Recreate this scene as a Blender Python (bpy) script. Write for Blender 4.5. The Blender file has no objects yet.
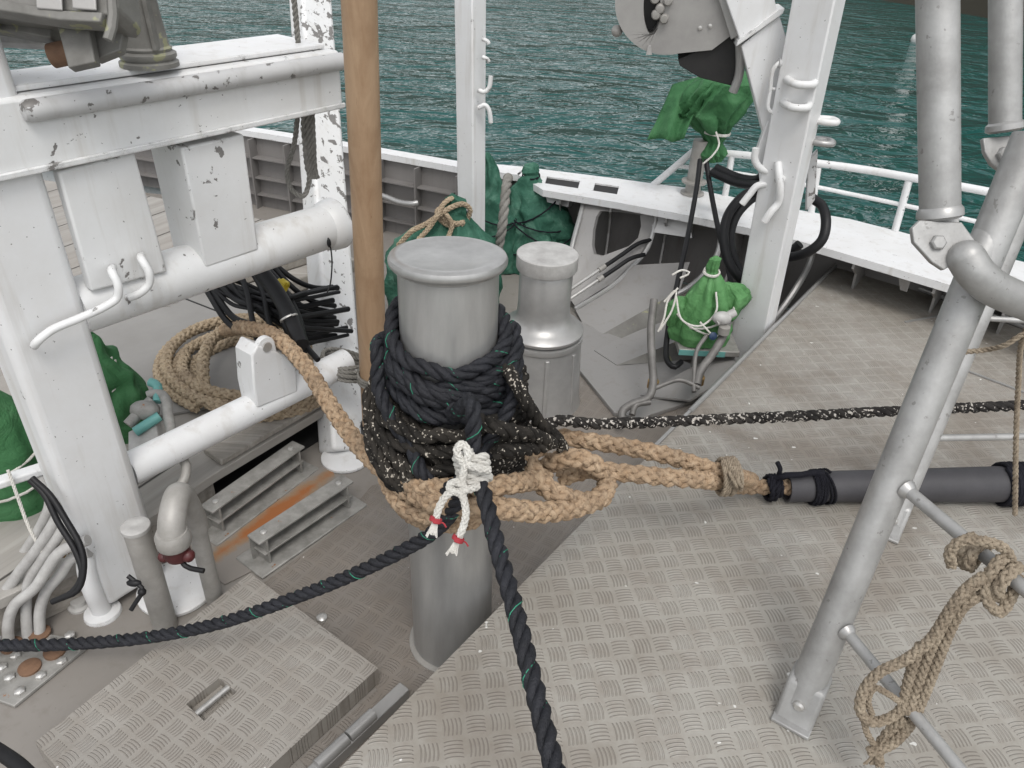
import bpy, bmesh, math, random
from mathutils import Vector, Matrix, noise
R_ = math.radians
random.seed(7)
sc = bpy.context.scene
COL = sc.collection
V = Vector
# ------------------------------------------------------------------ camera numbers
F, PH, RO, H = 760.0, R_(33), R_(3), 2.3
_c, _s = math.cos(RO), math.sin(RO)
_u0 = V((0, math.sin(PH), math.cos(PH)))
CR = V((1, 0, 0)) * _c + _u0 * _s
CU = V((1, 0, 0)) * -_s + _u0 * _c
CF = V((0, math.cos(PH), -math.sin(PH)))
CO = V((0, 0, H))


def ray(px, py): return CR * ((px - 512) / F) + CU * ((384 - py) / F) + CF
def Z(px, py, z=0.0):
    d = ray(px, py); return CO + d * ((z - H) / d.z)
def YP(px, py, y):
    d = ray(px, py); return CO + d * (y / d.y)
def D(px, py, t): return CO + ray(px, py) * t
def PL(px, py, p0, n):
    d = ray(px, py); return CO + d * ((p0 - CO).dot(n) / d.dot(n))
def PJ(p):
    q = p - CO; t = q.dot(CF); return 512 + F * q.dot(CR) / t, 384 - F * q.dot(CU) / t
def ZAT(base, py):
    """height on the vertical line through base that is seen at picture row py"""
    lo, hi = -1.0, 2.25
    for _ in range(40):
        m = (lo + hi) / 2
        if PJ(V((base.x, base.y, m)))[1] > py: lo = m
        else: hi = m
    return lo


# ------------------------------------------------------------------ materials
def mat(name):
    m = bpy.data.materials.new(name); m.use_nodes = True
    nt = m.node_tree; b = nt.nodes['Principled BSDF']
    return m, nt, b
def N(nt, t, **k):
    n = nt.nodes.new(t)
    for a, v in k.items():
        if a.startswith('i_'): n.inputs[a[2:]].default_value = v
        else: setattr(n, a, v)
    return n
def L(nt, a, b): nt.links.new(a, b)
def coords(nt): return N(nt, 'ShaderNodeTexCoord').outputs['Object']
def noise_n(nt, vec, scale, detail=4, rough=.6, dist=0):
    n = N(nt, 'ShaderNodeTexNoise'); n.inputs['Scale'].default_value = scale
    n.inputs['Detail'].default_value = detail; n.inputs['Roughness'].default_value = rough
    n.inputs['Distortion'].default_value = dist
    L(nt, vec, n.inputs['Vector']); return n.outputs['Fac']
def ramp(nt, fac, stops):
    r = N(nt, 'ShaderNodeValToRGB'); e = r.color_ramp.elements
    e[0].position, e[0].color = stops[0][0], (*stops[0][1], 1)
    e[1].position, e[1].color = stops[-1][0], (*stops[-1][1], 1)
    for p, c in stops[1:-1]:
        x = e.new(p); x.color = (*c, 1)
    L(nt, fac, r.inputs['Fac']); return r.outputs['Color']
def mixc(nt, fac, a, b, mode='MIX'):
    m = N(nt, 'ShaderNodeMix', data_type='RGBA', blend_type=mode)
    for s, v in ((m.inputs[0], fac), (m.inputs[6], a), (m.inputs[7], b)):
        if hasattr(v, 'links') or hasattr(v, 'is_linked'): L(nt, v, s)
        elif isinstance(v, tuple): s.default_value = (*v, 1)
        else: s.default_value = v
    return m.outputs[2]
def M(nt, op, a, b=None, c=None):
    m = N(nt, 'ShaderNodeMath', operation=op)
    for i, v in enumerate((a, b, c)):
        if v is None: continue
        if hasattr(v, 'is_linked'): L(nt, v, m.inputs[i])
        else: m.inputs[i].default_value = v
    return m.outputs[0]
def bump(nt, b, h, strength=.3, dist=.01):
    n = N(nt, 'ShaderNodeBump'); n.inputs['Strength'].default_value = strength
    n.inputs['Distance'].default_value = dist
    L(nt, h, n.inputs['Height']); L(nt, n.outputs[0], b.inputs['Normal'])
def setb(b, rough=.5, metal=0.0, spec=.5):
    b.inputs['Roughness'].default_value = rough; b.inputs['Metallic'].default_value = metal
    b.inputs['Specular IOR Level'].default_value = spec


def simple(name, c1, c2, scale=6, rough=.5, metal=0.0, bs=.15, bscale=60, spec=.5, spots=None, stretch=None):
    m, nt, b = mat(name); v = coords(nt)
    if stretch:
        mp = N(nt, 'ShaderNodeMapping'); mp.inputs['Scale'].default_value = stretch
        L(nt, v, mp.inputs['Vector']); v = mp.outputs[0]
    col = ramp(nt, noise_n(nt, v, scale, 6, .65), [(.3, c1), (.7, c2)])
    if spots:
        sc_, th, sco = spots
        f = ramp(nt, noise_n(nt, v, sc_, 3, .6), [(th, (0, 0, 0)), (th + .03, (1, 1, 1))])
        col = mixc(nt, f, col, sco)
    L(nt, col, b.inputs['Base Color']); setb(b, rough, metal, spec)
    bump(nt, b, noise_n(nt, v, bscale, 3), bs, .004)
    return m


def paint(name, base, chip, grime, th=.67, scale=16, rough=.42, edge=.35):
    m, nt, b = mat(name); v = coords(nt)
    n1 = noise_n(nt, v, scale, 5, .62, .3); n2 = noise_n(nt, v, 2.1, 3, .5)
    f = M(nt, 'ADD', n1, M(nt, 'MULTIPLY', M(nt, 'SUBTRACT', n2, .5), .35))
    if edge:                                            # paint wears off along edges first
        bv = N(nt, 'ShaderNodeBevel', samples=4); bv.inputs['Radius'].default_value = .022
        g = N(nt, 'ShaderNodeNewGeometry')
        dp = N(nt, 'ShaderNodeVectorMath', operation='DOT_PRODUCT')
        L(nt, bv.outputs[0], dp.inputs[0]); L(nt, g.outputs['Normal'], dp.inputs[1])
        f = M(nt, 'ADD', f, M(nt, 'MULTIPLY', M(nt, 'SUBTRACT', 1, dp.outputs['Value']), edge))
    f = ramp(nt, f, [(th, (0, 0, 0)), (th + .012, (1, 1, 1))])
    col = mixc(nt, ramp(nt, noise_n(nt, v, 3.5, 6, .7), [(.38, (0, 0, 0)), (.85, (.6, .6, .6))]), base, grime)
    mp = N(nt, 'ShaderNodeMapping'); mp.inputs['Scale'].default_value = (17, 17, 1.3); L(nt, v, mp.inputs['Vector'])
    dr = ramp(nt, noise_n(nt, mp.outputs[0], 1, 5, .6), [(.54, (0, 0, 0)), (.78, (.42, .42, .42))])
    col = mixc(nt, dr, col, tuple(g_ * k_ for g_, k_ in zip(grime, (.66, .60, .52))))
    fine = ramp(nt, noise_n(nt, v, 75, 2, .5), [(.735, (0, 0, 0)), (.75, (1, 1, 1))])
    f2 = M(nt, 'MAXIMUM', f, fine)
    col = mixc(nt, f2, col, mixc(nt, noise_n(nt, v, 30), chip, tuple(x * .5 for x in chip)))
    L(nt, col, b.inputs['Base Color']); setb(b, rough)
    h = M(nt, 'SUBTRACT', M(nt, 'MULTIPLY', noise_n(nt, v, 9, 4), .5), M(nt, 'MULTIPLY', f2, .3))
    bump(nt, b, h, .35, .006)
    return m


def tread(name, ang, cell, c1, c2, fade=None, hi=(.46, .44, .42)):
    """five-bar tread plate: cells of five raised bars, turned by 90 degrees from cell to cell"""
    m, nt, b = mat(name)
    geo = N(nt, 'ShaderNodeNewGeometry').outputs['Position']
    mp = N(nt, 'ShaderNodeMapping'); mp.inputs['Rotation'].default_value = (0, 0, ang)
    mp.inputs['Scale'].default_value = (1 / cell, 1 / cell, 1 / cell)
    L(nt, geo, mp.inputs['Vector'])
    s = N(nt, 'ShaderNodeSeparateXYZ'); L(nt, mp.outputs[0], s.inputs[0])
    x, y = s.outputs[0], s.outputs[1]
    par = M(nt, 'FLOORED_MODULO', M(nt, 'ADD', M(nt, 'FLOOR', x), M(nt, 'FLOOR', y)), 2)
    fx, fy = M(nt, 'FRACT', x), M(nt, 'FRACT', y)
    def mx(a, c_): return M(nt, 'ADD', M(nt, 'MULTIPLY', a, M(nt, 'SUBTRACT', 1, par)), M(nt, 'MULTIPLY', c_, par))
    a, bb = mx(fx, fy), mx(fy, fx)                       # along, across
    da = M(nt, 'SUBTRACT', a, .5)
    bc = M(nt, 'ADD', bb, M(nt, 'MULTIPLY', M(nt, 'MULTIPLY', da, da), .35))
    w = M(nt, 'COSINE', M(nt, 'MULTIPLY', M(nt, 'SUBTRACT', bc, .543), 2 * math.pi * 5.9))
    w = ramp(nt, w, [(.0, (0, 0, 0)), (.85, (1, 1, 1))])
    ma = ramp(nt, M(nt, 'ABSOLUTE', da), [(.34, (1, 1, 1)), (.41, (0, 0, 0))])
    mb_ = ramp(nt, M(nt, 'ABSOLUTE', M(nt, 'SUBTRACT', bc, .543)), [(.41, (1, 1, 1)), (.43, (0, 0, 0))])
    h = M(nt, 'MULTIPLY', w, M(nt, 'MULTIPLY', ma, mb_))
    wear = noise_n(nt, geo, 2.3, 5, .6)
    wear2 = noise_n(nt, geo, 9, 5, .7)
    amp = ramp(nt, M(nt, 'ADD', M(nt, 'MULTIPLY', wear, .7), M(nt, 'MULTIPLY', wear2, .3)), [(.40, (.12, .12, .12)), (.58, (.85, .85, .85))])
    h2 = M(nt, 'MULTIPLY', h, amp)
    base = mixc(nt, ramp(nt, wear, [(.35, (0, 0, 0)), (.68, (1, 1, 1))]), c1, c2)
    base = mixc(nt, M(nt, 'MULTIPLY', ramp(nt, wear2, [(.42, (0, 0, 0)), (.72, (1, 1, 1))]), .6), base, (.215, .185, .155))
    st = ramp(nt, M(nt, 'ADD', M(nt, 'MULTIPLY', noise_n(nt, geo, 1.1, 4, .55, .8), .8), M(nt, 'MULTIPLY', noise_n(nt, geo, 14, 4, .7), .2)), [(.52, (0, 0, 0)), (.66, (.75, .75, .75))])
    base = mixc(nt, st, base, (.185, .155, .125))
    ed = ramp(nt, h2, [(.02, (0, 0, 0)), (.16, (.72, .72, .72)), (.45, (.4, .4, .4)), (.7, (0, 0, 0))])
    base = mixc(nt, ed, base, (.15, .13, .112))
    col = mixc(nt, M(nt, 'MULTIPLY', ramp(nt, h2, [(.6, (0, 0, 0)), (.9, (1, 1, 1))]), .18), base, hi)
    spk = ramp(nt, noise_n(nt, geo, 38, 1, .3), [(.80, (0, 0, 0)), (.815, (1, 1, 1))])
    col = mixc(nt, spk, col, (.62, .61, .58))
    L(nt, col, b.inputs['Base Color']); setb(b, .5, .1)
    L(nt, ramp(nt, wear2, [(.3, (.42, .42, .42)), (.7, (.66, .66, .66))]), b.inputs['Roughness'])
    hh = M(nt, 'ADD', h2, M(nt, 'MULTIPLY', noise_n(nt, geo, 70, 3), .14))
    bump(nt, b, hh, .7, .0036)
    return m


def ropemat(name, c1, c2, dirt, specks=None, flecks=None, rough=.85, spec=.15, grit=None):
    m, nt, b = mat(name); v = coords(nt)
    col = ramp(nt, noise_n(nt, v, 26, 4, .6), [(.3, c1), (.7, c2)])
    col = mixc(nt, ramp(nt, noise_n(nt, v, 7, 4, .6), [(.45, (0, 0, 0)), (.75, (.8, .8, .8))]), col, dirt)
    if grit:
        col = mixc(nt, ramp(nt, noise_n(nt, v, 60, 3, .7), [(.50, (0, 0, 0)), (.66, (.75, .75, .75))]), col, grit)
    if specks:
        sc_, th, sco = specks
        cl = M(nt, 'ADD', noise_n(nt, v, sc_, 2, .5), M(nt, 'MULTIPLY', M(nt, 'SUBTRACT', noise_n(nt, v, 6, 2), .5), .35))
        col = mixc(nt, ramp(nt, cl, [(th, (0, 0, 0)), (th + .04, (1, 1, 1))]), col, sco)
    if flecks:
        vo = N(nt, 'ShaderNodeTexVoronoi'); vo.inputs['Scale'].default_value = 46
        mp = N(nt, 'ShaderNodeMapping'); mp.inputs['Scale'].default_value = (1, 1.6, .55)
        mp.inputs['Rotation'].default_value = (.5, .6, .3)
        L(nt, v, mp.inputs['Vector']); L(nt, mp.outputs[0], vo.inputs['Vector'])
        col = mixc(nt, ramp(nt, vo.outputs['Distance'], [(.105, (1, 1, 1)), (.15, (0, 0, 0))]), col, flecks)
    L(nt, col, b.inputs['Base Color']); setb(b, rough, 0, spec)
    bump(nt, b, M(nt, 'ADD', noise_n(nt, v, 260, 2), M(nt, 'MULTIPLY', noise_n(nt, v, 90, 2), .8)), .7, .004)
    return m


WHITE = paint('white_paint', (.68, .685, .685), (.24, .23, .22), (.54, .525, .495), th=.665)
WHITEX = paint('chipped_white_paint', (.67, .675, .675), (.24, .23, .22), (.54, .525, .495), th=.60, scale=20)
WHITEC = paint('white_paint_clean', (.69, .695, .70), (.28, .27, .26), (.56, .545, .52), th=.735)
WORN = paint('worn_white_edge', (.50, .50, .50), (.2, .19, .18), (.36, .355, .35), th=.60, scale=20)
GREYP = paint('grey_deck_paint', (.235, .217, .197), (.19, .17, .15), (.20, .183, .165), th=.74, edge=0)
BULW = paint('bulwark_grey_paint', (.185, .175, .168), (.13, .12, .11), (.145, .135, .128), th=.74, rough=.5, edge=0)
BRACK = paint('knee_grey_paint', (.25, .243, .236), (.2, .19, .18), (.25, .24, .23), th=.76, rough=.45, edge=0)
BOLL = simple('bollard_grey_paint', (.30, .297, .29), (.45, .447, .437), 1, .34, .55, .06, 40, stretch=(9, 9, 1.6))
CAPST = simple('capstan_grey_paint', (.32, .317, .31), (.44, .435, .425), 5, .38, .5, .08, 40)
CAPTOP = simple('capstan_worn_top', (.30, .29, .28), (.47, .465, .45), 14, .5, 0, .1, 50)
GALV = simple('galvanised_steel', (.27, .266, .258), (.43, .428, .42), 7, .47, .4, .18, 70, spots=(34, .66, (.25, .245, .235)))
FITT = simple('fitting_grey_steel', (.20, .195, .18), (.36, .35, .33), 16, .5, .2, .3, 60, spots=(24, .70, (.30, .13, .05)))
PIPE = simple('weathered_pipe_paint', (.25, .24, .22), (.36, .345, .325), 11, .5, .15, .2, 50)
DPIPE = simple('dark_pipe_paint', (.11, .105, .098), (.19, .182, .172), 12, .5, .15, .25, 50)
RUST = simple('rusty_steel', (.10, .055, .035), (.21, .12, .07), 14, .8, 0, .4, 60)
BRASS = simple('brass_clamp', (.33, .2, .08), (.42, .28, .12), 14, .4, .7, .2, 60)
BLACKR = simple('black_rubber', (.006, .006, .007), (.012, .012, .013), 12, .5, 0, .15, 60, spec=.3)
SLEEVE = simple('grey_black_sleeve', (.035, .034, .038), (.052, .05, .055), 8, .6, 0, .2, 90)
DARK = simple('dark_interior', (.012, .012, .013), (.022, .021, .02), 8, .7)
MACH = simple('mossy_grey_and_knee_shade', (.115, .11, .10), (.21, .205, .19), 7, .55, .1, .3, 50, spots=(15, .62, (.27, .27, .17)))
BLOCK = simple('block_grey_paint', (.29, .28, .27), (.37, .36, .345), 6, .45, .15, .15, 50, spots=(18, .74, (.3, .2, .13)))
DKBLUE = simple('dark_blue_handwheel', (.012, .03, .07), (.02, .045, .10), 8, .5)
BLUE = simple('blue_paint', (.03, .14, .22), (.05, .19, .27), 8, .45)
TEAL = simple('teal_paint', (.10, .30, .28), (.16, .38, .35), 8, .45, spots=(20, .66, (.3, .25, .2)))
REDV = simple('red_valve_paint', (.045, .010, .012), (.085, .016, .016), 14, .45)
ZINC = simple('bolt_zinc', (.42, .41, .39), (.58, .57, .55), 30, .35, .6)
YELLOW = simple('yellow_tape', (.55, .42, .03), (.6, .47, .05), 10, .5)
WHITEB = simple('white_buoy_plastic', (.5, .5, .49), (.6, .6, .59), 8, .4)
def tarpmat(name, c1, c2, c3):
    m, nt, b = mat(name); v = coords(nt)
    col = ramp(nt, noise_n(nt, v, 6, 6, .65, .8), [(.28, c1), (.52, c2), (.75, c3)])
    L(nt, col, b.inputs['Base Color']); setb(b, .68, 0, .2)
    n1 = M(nt, 'ABSOLUTE', M(nt, 'SUBTRACT', noise_n(nt, v, 8, 3, .55, 1.2), .5))
    n2 = M(nt, 'ABSOLUTE', M(nt, 'SUBTRACT', noise_n(nt, v, 24, 3, .55, .8), .5))
    bump(nt, b, M(nt, 'ADD', n1, M(nt, 'MULTIPLY', n2, .4)), .6, .025)
    return m
TARP = tarpmat('green_tarpaulin', (.026, .092, .036), (.044, .140, .056), (.075, .18, .085))
TARPL = tarpmat('pale_green_tarpaulin', (.05, .15, .05), (.09, .23, .085), (.15, .31, .14))
TARPD = tarpmat('teal_green_tarpaulin', (.018, .068, .045), (.036, .115, .078), (.12, .24, .18))
REDT = simple('red_twine', (.28, .02, .03), (.38, .04, .05), 30, .8)

RB = ropemat('new_black_rope', (.010, .011, .014), (.022, .023, .029), (.014, .014, .017), spec=.3, rough=.62)
RW = ropemat('weathered_black_rope', (.012, .011, .010), (.03, .027, .024), (.055, .048, .04), specks=(100, .635, (.46, .42, .36)))
RS = ropemat('salt_speckled_black_rope', (.014, .013, .013), (.035, .032, .03), (.05, .045, .04), specks=(85, .60, (.46, .43, .39)))
RT = ropemat('tan_hawser', (.33, .225, .14), (.45, .34, .235), (.20, .15, .105), rough=.9, grit=(.15, .105, .07))
RC = ropemat('pale_tan_hawser', (.36, .28, .19), (.46, .375, .27), (.26, .205, .15), rough=.9, grit=(.19, .145, .10))
RG = ropemat('grey_tan_rope', (.24, .195, .145), (.35, .295, .225), (.17, .135, .10), rough=.95, grit=(.14, .11, .08))
RWH = ropemat('white_cotton_rope', (.52, .50, .46), (.66, .65, .61), (.36, .34, .31), rough=.95)
RGY = ropemat('grey_rope', (.16, .155, .14), (.27, .26, .24), (.12, .115, .10), rough=.95)
RK = ropemat('black_twine', (.008, .008, .012), (.018, .018, .024), (.01, .01, .012), rough=.8)

YARN = simple('green_yarn', (.012, .13, .075), (.03, .28, .17), 40, .7)
# wood
def wood(name, c1, c2, dark, axis='Z', sc_=1.0, rough=.55):
    m, nt, b = mat(name); v = coords(nt)
    mp = N(nt, 'ShaderNodeMapping')
    mp.inputs['Scale'].default_value = {'Z': (22, 22, 1.1), 'X': (1.1, 22, 22), 'Y': (22, 1.1, 22)}[axis]
    L(nt, v, mp.inputs['Vector'])
    g = noise_n(nt, mp.outputs[0], sc_, 8, .68, .6)
    col = ramp(nt, g, [(.32, c1), (.62, c2)])
    col = mixc(nt, ramp(nt, noise_n(nt, v, 3.5, 5, .7), [(.5, (0, 0, 0)), (.8, (.7, .7, .7))]), col, dark)
    kn = noise_n(nt, mp.outputs[0], 3.4 * sc_, 3, .6)
    col = mixc(nt, ramp(nt, kn, [(.66, (0, 0, 0)), (.74, (.65, .65, .65))]), col, dark)
    L(nt, col, b.inputs['Base Color']); setb(b, rough)
    bump(nt, b, g, .35, .004)
    return m
POSTW = wood('varnished_post_wood', (.32, .205, .12), (.41, .28, .175), (.22, .125, .065))
PLANKW = wood('weathered_plank_wood', (.20, .18, .155), (.36, .335, .30), (.13, .11, .09), 'X', rough=.75)


def planks_mat():
    m, nt, b = mat('planked_deck_wood'); v = coords(nt)
    mp = N(nt, 'ShaderNodeMapping'); mp.inputs['Rotation'].default_value = (0, 0, R_(-63))
    L(nt, v, mp.inputs['Vector'])
    s = N(nt, 'ShaderNodeSeparateXYZ'); L(nt, mp.outputs[0], s.inputs[0])
    y = M(nt, 'DIVIDE', s.outputs[1], .34)
    fr = M(nt, 'ABSOLUTE', M(nt, 'SUBTRACT', M(nt, 'FRACT', y), .5))
    seam = ramp(nt, fr, [(.475, (0, 0, 0)), (.49, (1, 1, 1))])
    mp2 = N(nt, 'ShaderNodeMapping'); mp2.inputs['Scale'].default_value = (1.2, 18, 10)
    L(nt, mp.outputs[0], mp2.inputs['Vector'])
    g = noise_n(nt, mp2.outputs[0], 1, 6, .65, .4)
    col = ramp(nt, g, [(.3, (.25, .235, .215)), (.7, (.37, .355, .33))])
    col = mixc(nt, ramp(nt, noise_n(nt, v, 2.2, 5, .6), [(.4, (0, 0, 0)), (.75, (.6, .6, .6))]), col, (.27, .24, .21))
    col = mixc(nt, seam, col, (.05, .045, .04))
    L(nt, col, b.inputs['Base Color']); setb(b, .7)
    h = M(nt, 'SUBTRACT', M(nt, 'MULTIPLY', g, .3), seam)
    bump(nt, b, h, .5, .006)
    return m
DECKW = planks_mat()

PLATE = tread('platform_tread_plate', R_(-10), .068, (.285, .266, .232), (.375, .36, .328))
PLATE2 = tread('lower_tread_plate', R_(28), .064, (.185, .165, .145), (.25, .228, .205))  # base darkened to carry the shade beside the platform wall
PLATE3 = tread('hatch_tread_plate', R_(30), .060, (.275, .255, .228), (.35, .33, .30))


def water_mat():
    m, nt, b = mat('sea_water')
    geo = N(nt, 'ShaderNodeNewGeometry').outputs['Position']
    def wv(rot, sx, sy, scale, det, dist, ridge=False):
        mp = N(nt, 'ShaderNodeMapping'); mp.inputs['Rotation'].default_value = (0, 0, R_(rot))
        mp.inputs['Scale'].default_value = (sx, sy, 1); L(nt, geo, mp.inputs['Vector'])
        n = noise_n(nt, mp.outputs[0], scale, det, .55, dist)
        return M(nt, 'SUBTRACT', 1, M(nt, 'MULTIPLY', M(nt, 'ABSOLUTE', M(nt, 'SUBTRACT', n, .5)), 2)) if ridge else n
    patch = ramp(nt, noise_n(nt, geo, .09, 3, .6), [(.35, (.55, .55, .55)), (.65, (1.0, 1.0, 1.0))])
    h = M(nt, 'ADD', M(nt, 'MULTIPLY', wv(-6, .62, 1, .55, 2, .7), 2.0), M(nt, 'MULTIPLY', wv(9, .7, 1, 1.3, 2, .9, True), .42))
    h = M(nt, 'ADD', h, M(nt, 'MULTIPLY', wv(-20, .8, 1, 3.4, 2, .7, True), .12))
    h = M(nt, 'MULTIPLY', h, patch)
    b.inputs['Base Color'].default_value = (.013, .070, .064, 1)
    setb(b, .05, 0, .5); b.inputs['IOR'].default_value = 1.34
    bump(nt, b, h, 1.0, .40)
    return m
WATER = water_mat()


# ------------------------------------------------------------------ mesh builder
def frames(pts, closed=False):
    n = len(pts); T = []
    for i in range(n):
        a = pts[(i - 1) % n] if (closed or i > 0) else pts[0]
        b = pts[(i + 1) % n] if (closed or i < n - 1) else pts[-1]
        t = (b - a); T.append(t.normalized() if t.length > 1e-9 else V((0, 0, 1)))
    up = V((0, 0, 1)) if abs(T[0].z) < .9 else V((1, 0, 0))
    x = (up - T[0] * up.dot(T[0])).normalized(); X = [x]
    for i in range(1, n):
        x = X[-1] - T[i] * X[-1].dot(T[i])
        X.append(x.normalized() if x.length > 1e-6 else X[-1])
    return T, X, [t.cross(x) for t, x in zip(T, X)]


def spline(pts, ds, closed=False):
    """Catmull-Rom through pts, resampled at about ds"""
    pts = [V(p) for p in pts]; n = len(pts); out = []
    segs = n if closed else n - 1
    for i in range(segs):
        p1, p2 = pts[i], pts[(i + 1) % n]
        p0 = pts[i - 1] if (closed or i > 0) else p1 * 2 - p2
        p3 = pts[(i + 2) % n] if (closed or i + 2 < n) else p2 * 2 - p1
        t01 = max((p1 - p0).length, 1e-6) ** .5; t12 = max((p2 - p1).length, 1e-6) ** .5; t23 = max((p3 - p2).length, 1e-6) ** .5
        m1 = (p2 - p1) + ((p1 - p0) / t01 - (p2 - p0) / (t01 + t12)) * t12
        m2 = (p2 - p1) + ((p3 - p2) / t23 - (p3 - p1) / (t12 + t23)) * t12
        k = max(4, int((p2 - p1).length / ds * 2))
        for j in range(k):
            t = j / k
            out.append(p1 * (2 * t**3 - 3 * t**2 + 1) + m1 * (t**3 - 2 * t**2 + t) + p2 * (-2 * t**3 + 3 * t**2) + m2 * (t**3 - t**2))
    out.append(pts[0].copy() if closed else pts[-1])
    res = [out[0]]; acc = 0
    for a, b in zip(out, out[1:]):
        l = (b - a).length; 
        while acc + l >= ds:
            f = (ds - acc) / l; a = a.lerp(b, f); res.append(a.copy()); l = (b - a).length; acc = 0
        acc += l
    if not closed: res.append(out[-1])
    return res


def coilpath(c, axis, R, turns, length, jit=0, per=14):
    t = V(axis).normalized(); up = V((0, 0, 1)) if abs(t.z) < .9 else V((1, 0, 0))
    x = (up - t * up.dot(t)).normalized(); y = t.cross(x); q = []; n = int(turns * per)
    for i in range(n + 1):
        a = 2 * math.pi * i / per; f = i / n - .5
        j = jit * noise.noise(V((i * .23, turns, R * 9)))
        q.append(V(c) + t * (f * length + jit * noise.noise(V((i * .17, 3, R)))) + (x * math.cos(a) + y * math.sin(a)) * (R + j))
    return q


class MB:
    def __init__(s): s.v = []; s.f = []
    def add(s, vs, fs):
        o = len(s.v); s.v += [V(x) for x in vs]; s.f += [tuple(i + o for i in f) for f in fs]; return s
    def hexa(s, c):
        return s.add(c, [(0, 3, 2, 1), (4, 5, 6, 7), (0, 1, 5, 4), (1, 2, 6, 5), (2, 3, 7, 6), (3, 0, 4, 7)])
    def box(s, c, size, ax=None):
        ax = ax or (V((1, 0, 0)), V((0, 1, 0)), V((0, 0, 1))); c = V(c)
        x, y, z = (a.normalized() * (k / 2) for a, k in zip(ax, size))
        return s.hexa([c - x - y - z, c + x - y - z, c + x + y - z, c - x + y - z, c - x - y + z, c + x - y + z, c + x + y + z, c - x + y + z])
    def beam(s, a, b, w, h, side=None, w2=None, h2=None):
        """rectangular bar a->b, w along side, h across"""
        a, b = V(a), V(b); t = (b - a).normalized()
        sd = V(side) if side is not None else (V((0, 0, 1)).cross(t) if abs(t.z) < .95 else V((1, 0, 0)))
        x = (sd - t * sd.dot(t)).normalized(); y = t.cross(x)
        w2 = w if w2 is None else w2; h2 = h if h2 is None else h2
        def q(p, w_, h_): return [p - x * w_ / 2 - y * h_ / 2, p + x * w_ / 2 - y * h_ / 2, p + x * w_ / 2 + y * h_ / 2, p - x * w_ / 2 + y * h_ / 2]
        return s.hexa(q(a, w, h) + q(b, w2, h2))
    def prism(s, poly, off):
        poly = [V(p) for p in poly]; off = V(off); n = len(poly)
        nrm = V((0, 0, 0))
        for i in range(n): nrm += poly[i].cross(poly[(i + 1) % n])
        if nrm.dot(off) > 0: poly = poly[::-1]
        vs = poly + [p + off for p in poly]
        fs = [tuple(range(n)), tuple(range(2 * n - 1, n - 1, -1))]
        fs += [(i, n + i, n + (i + 1) % n, (i + 1) % n) for i in range(n)]
        return s.add(vs, fs)
    def ringplate(s, outer, inner, off):
        """plate with a hole: two loops of the same length"""
        n = len(outer); off = V(off); a = [V(p) for p in outer]; b = [V(p) for p in inner]
        vs = a + b + [p + off for p in a] + [p + off for p in b]; fs = []
        for i in range(n):
            j = (i + 1) % n
            fs += [(i, j, n + j, n + i), (2 * n + j, 2 * n + i, 3 * n + i, 3 * n + j), (j, i, 2 * n + i, 2 * n + j), (n + i, n + j, 3 * n + j, 3 * n + i)]
        return s.add(vs, fs)
    def tube(s, pts, r, seg=12, caps=True, closed=False):
        pts = [V(p) for p in pts]; n = len(pts); T, X, Y = frames(pts, closed)
        rr = r if isinstance(r, (list, tuple)) else [r] * n
        vs = []; fs = []
        for i in range(n):
            for k in range(seg):
                a = 2 * math.pi * k / seg
                vs.append(pts[i] + (X[i] * math.cos(a) + Y[i] * math.sin(a)) * rr[i])
        for i in range(n if closed else n - 1):
            j = (i + 1) % n
            for k in range(seg):
                l = (k + 1) % seg
                fs.append((i * seg + k, i * seg + l, j * seg + l, j * seg + k))
        if caps and not closed:
            fs.append(tuple(range(seg - 1, -1, -1))); fs.append(tuple((n - 1) * seg + k for k in range(seg)))
        return s.add(vs, fs)
    def pipe(s, ctrl, r, seg=14, ds=.02): return s.tube(spline(ctrl, ds), r, seg)
    def cyl(s, a, b, r, r2=None, seg=24): return s.tube([a, b], [r, r if r2 is None else r2], seg)
    def lathe(s, c, prof, seg=48, axis=V((0, 0, 1)), xa=None):
        c = V(c); t = axis.normalized()
        up = V((1, 0, 0)) if abs(t.x) < .9 else V((0, 1, 0))
        x = (up - t * up.dot(t)).normalized(); y = t.cross(x); vs = []; fs = []
        for r, z in prof:
            for k in range(seg):
                a = 2 * math.pi * k / seg
                vs.append(c + t * z + (x * math.cos(a) + y * math.sin(a)) * max(r, 1e-4))
        n = len(prof)
        for i in range(n - 1):
            for k in range(seg):
                l = (k + 1) % seg
                fs.append((i * seg + k, i * seg + l, (i + 1) * seg + l, (i + 1) * seg + k))
        fs.append(tuple(range(seg - 1, -1, -1))); fs.append(tuple((n - 1) * seg + k for k in range(seg)))
        return s.add(vs, fs)
    def ball(s, c, r, seg=16, ring=10, sq=(1, 1, 1)):
        c = V(c); prof = []
        vs = []; fs = []
        for i in range(ring + 1):
            ph = math.pi * i / ring
            for k in range(seg):
                a = 2 * math.pi * k / seg
                vs.append(c + V((math.sin(ph) * math.cos(a) * r * sq[0], math.sin(ph) * math.sin(a) * r * sq[1], -math.cos(ph) * r * sq[2])))
        for i in range(ring):
            for k in range(seg):
                l = (k + 1) % seg
                fs.append((i * seg + k, i * seg + l, (i + 1) * seg + l, (i + 1) * seg + k))
        return s.add(vs, fs)
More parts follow.
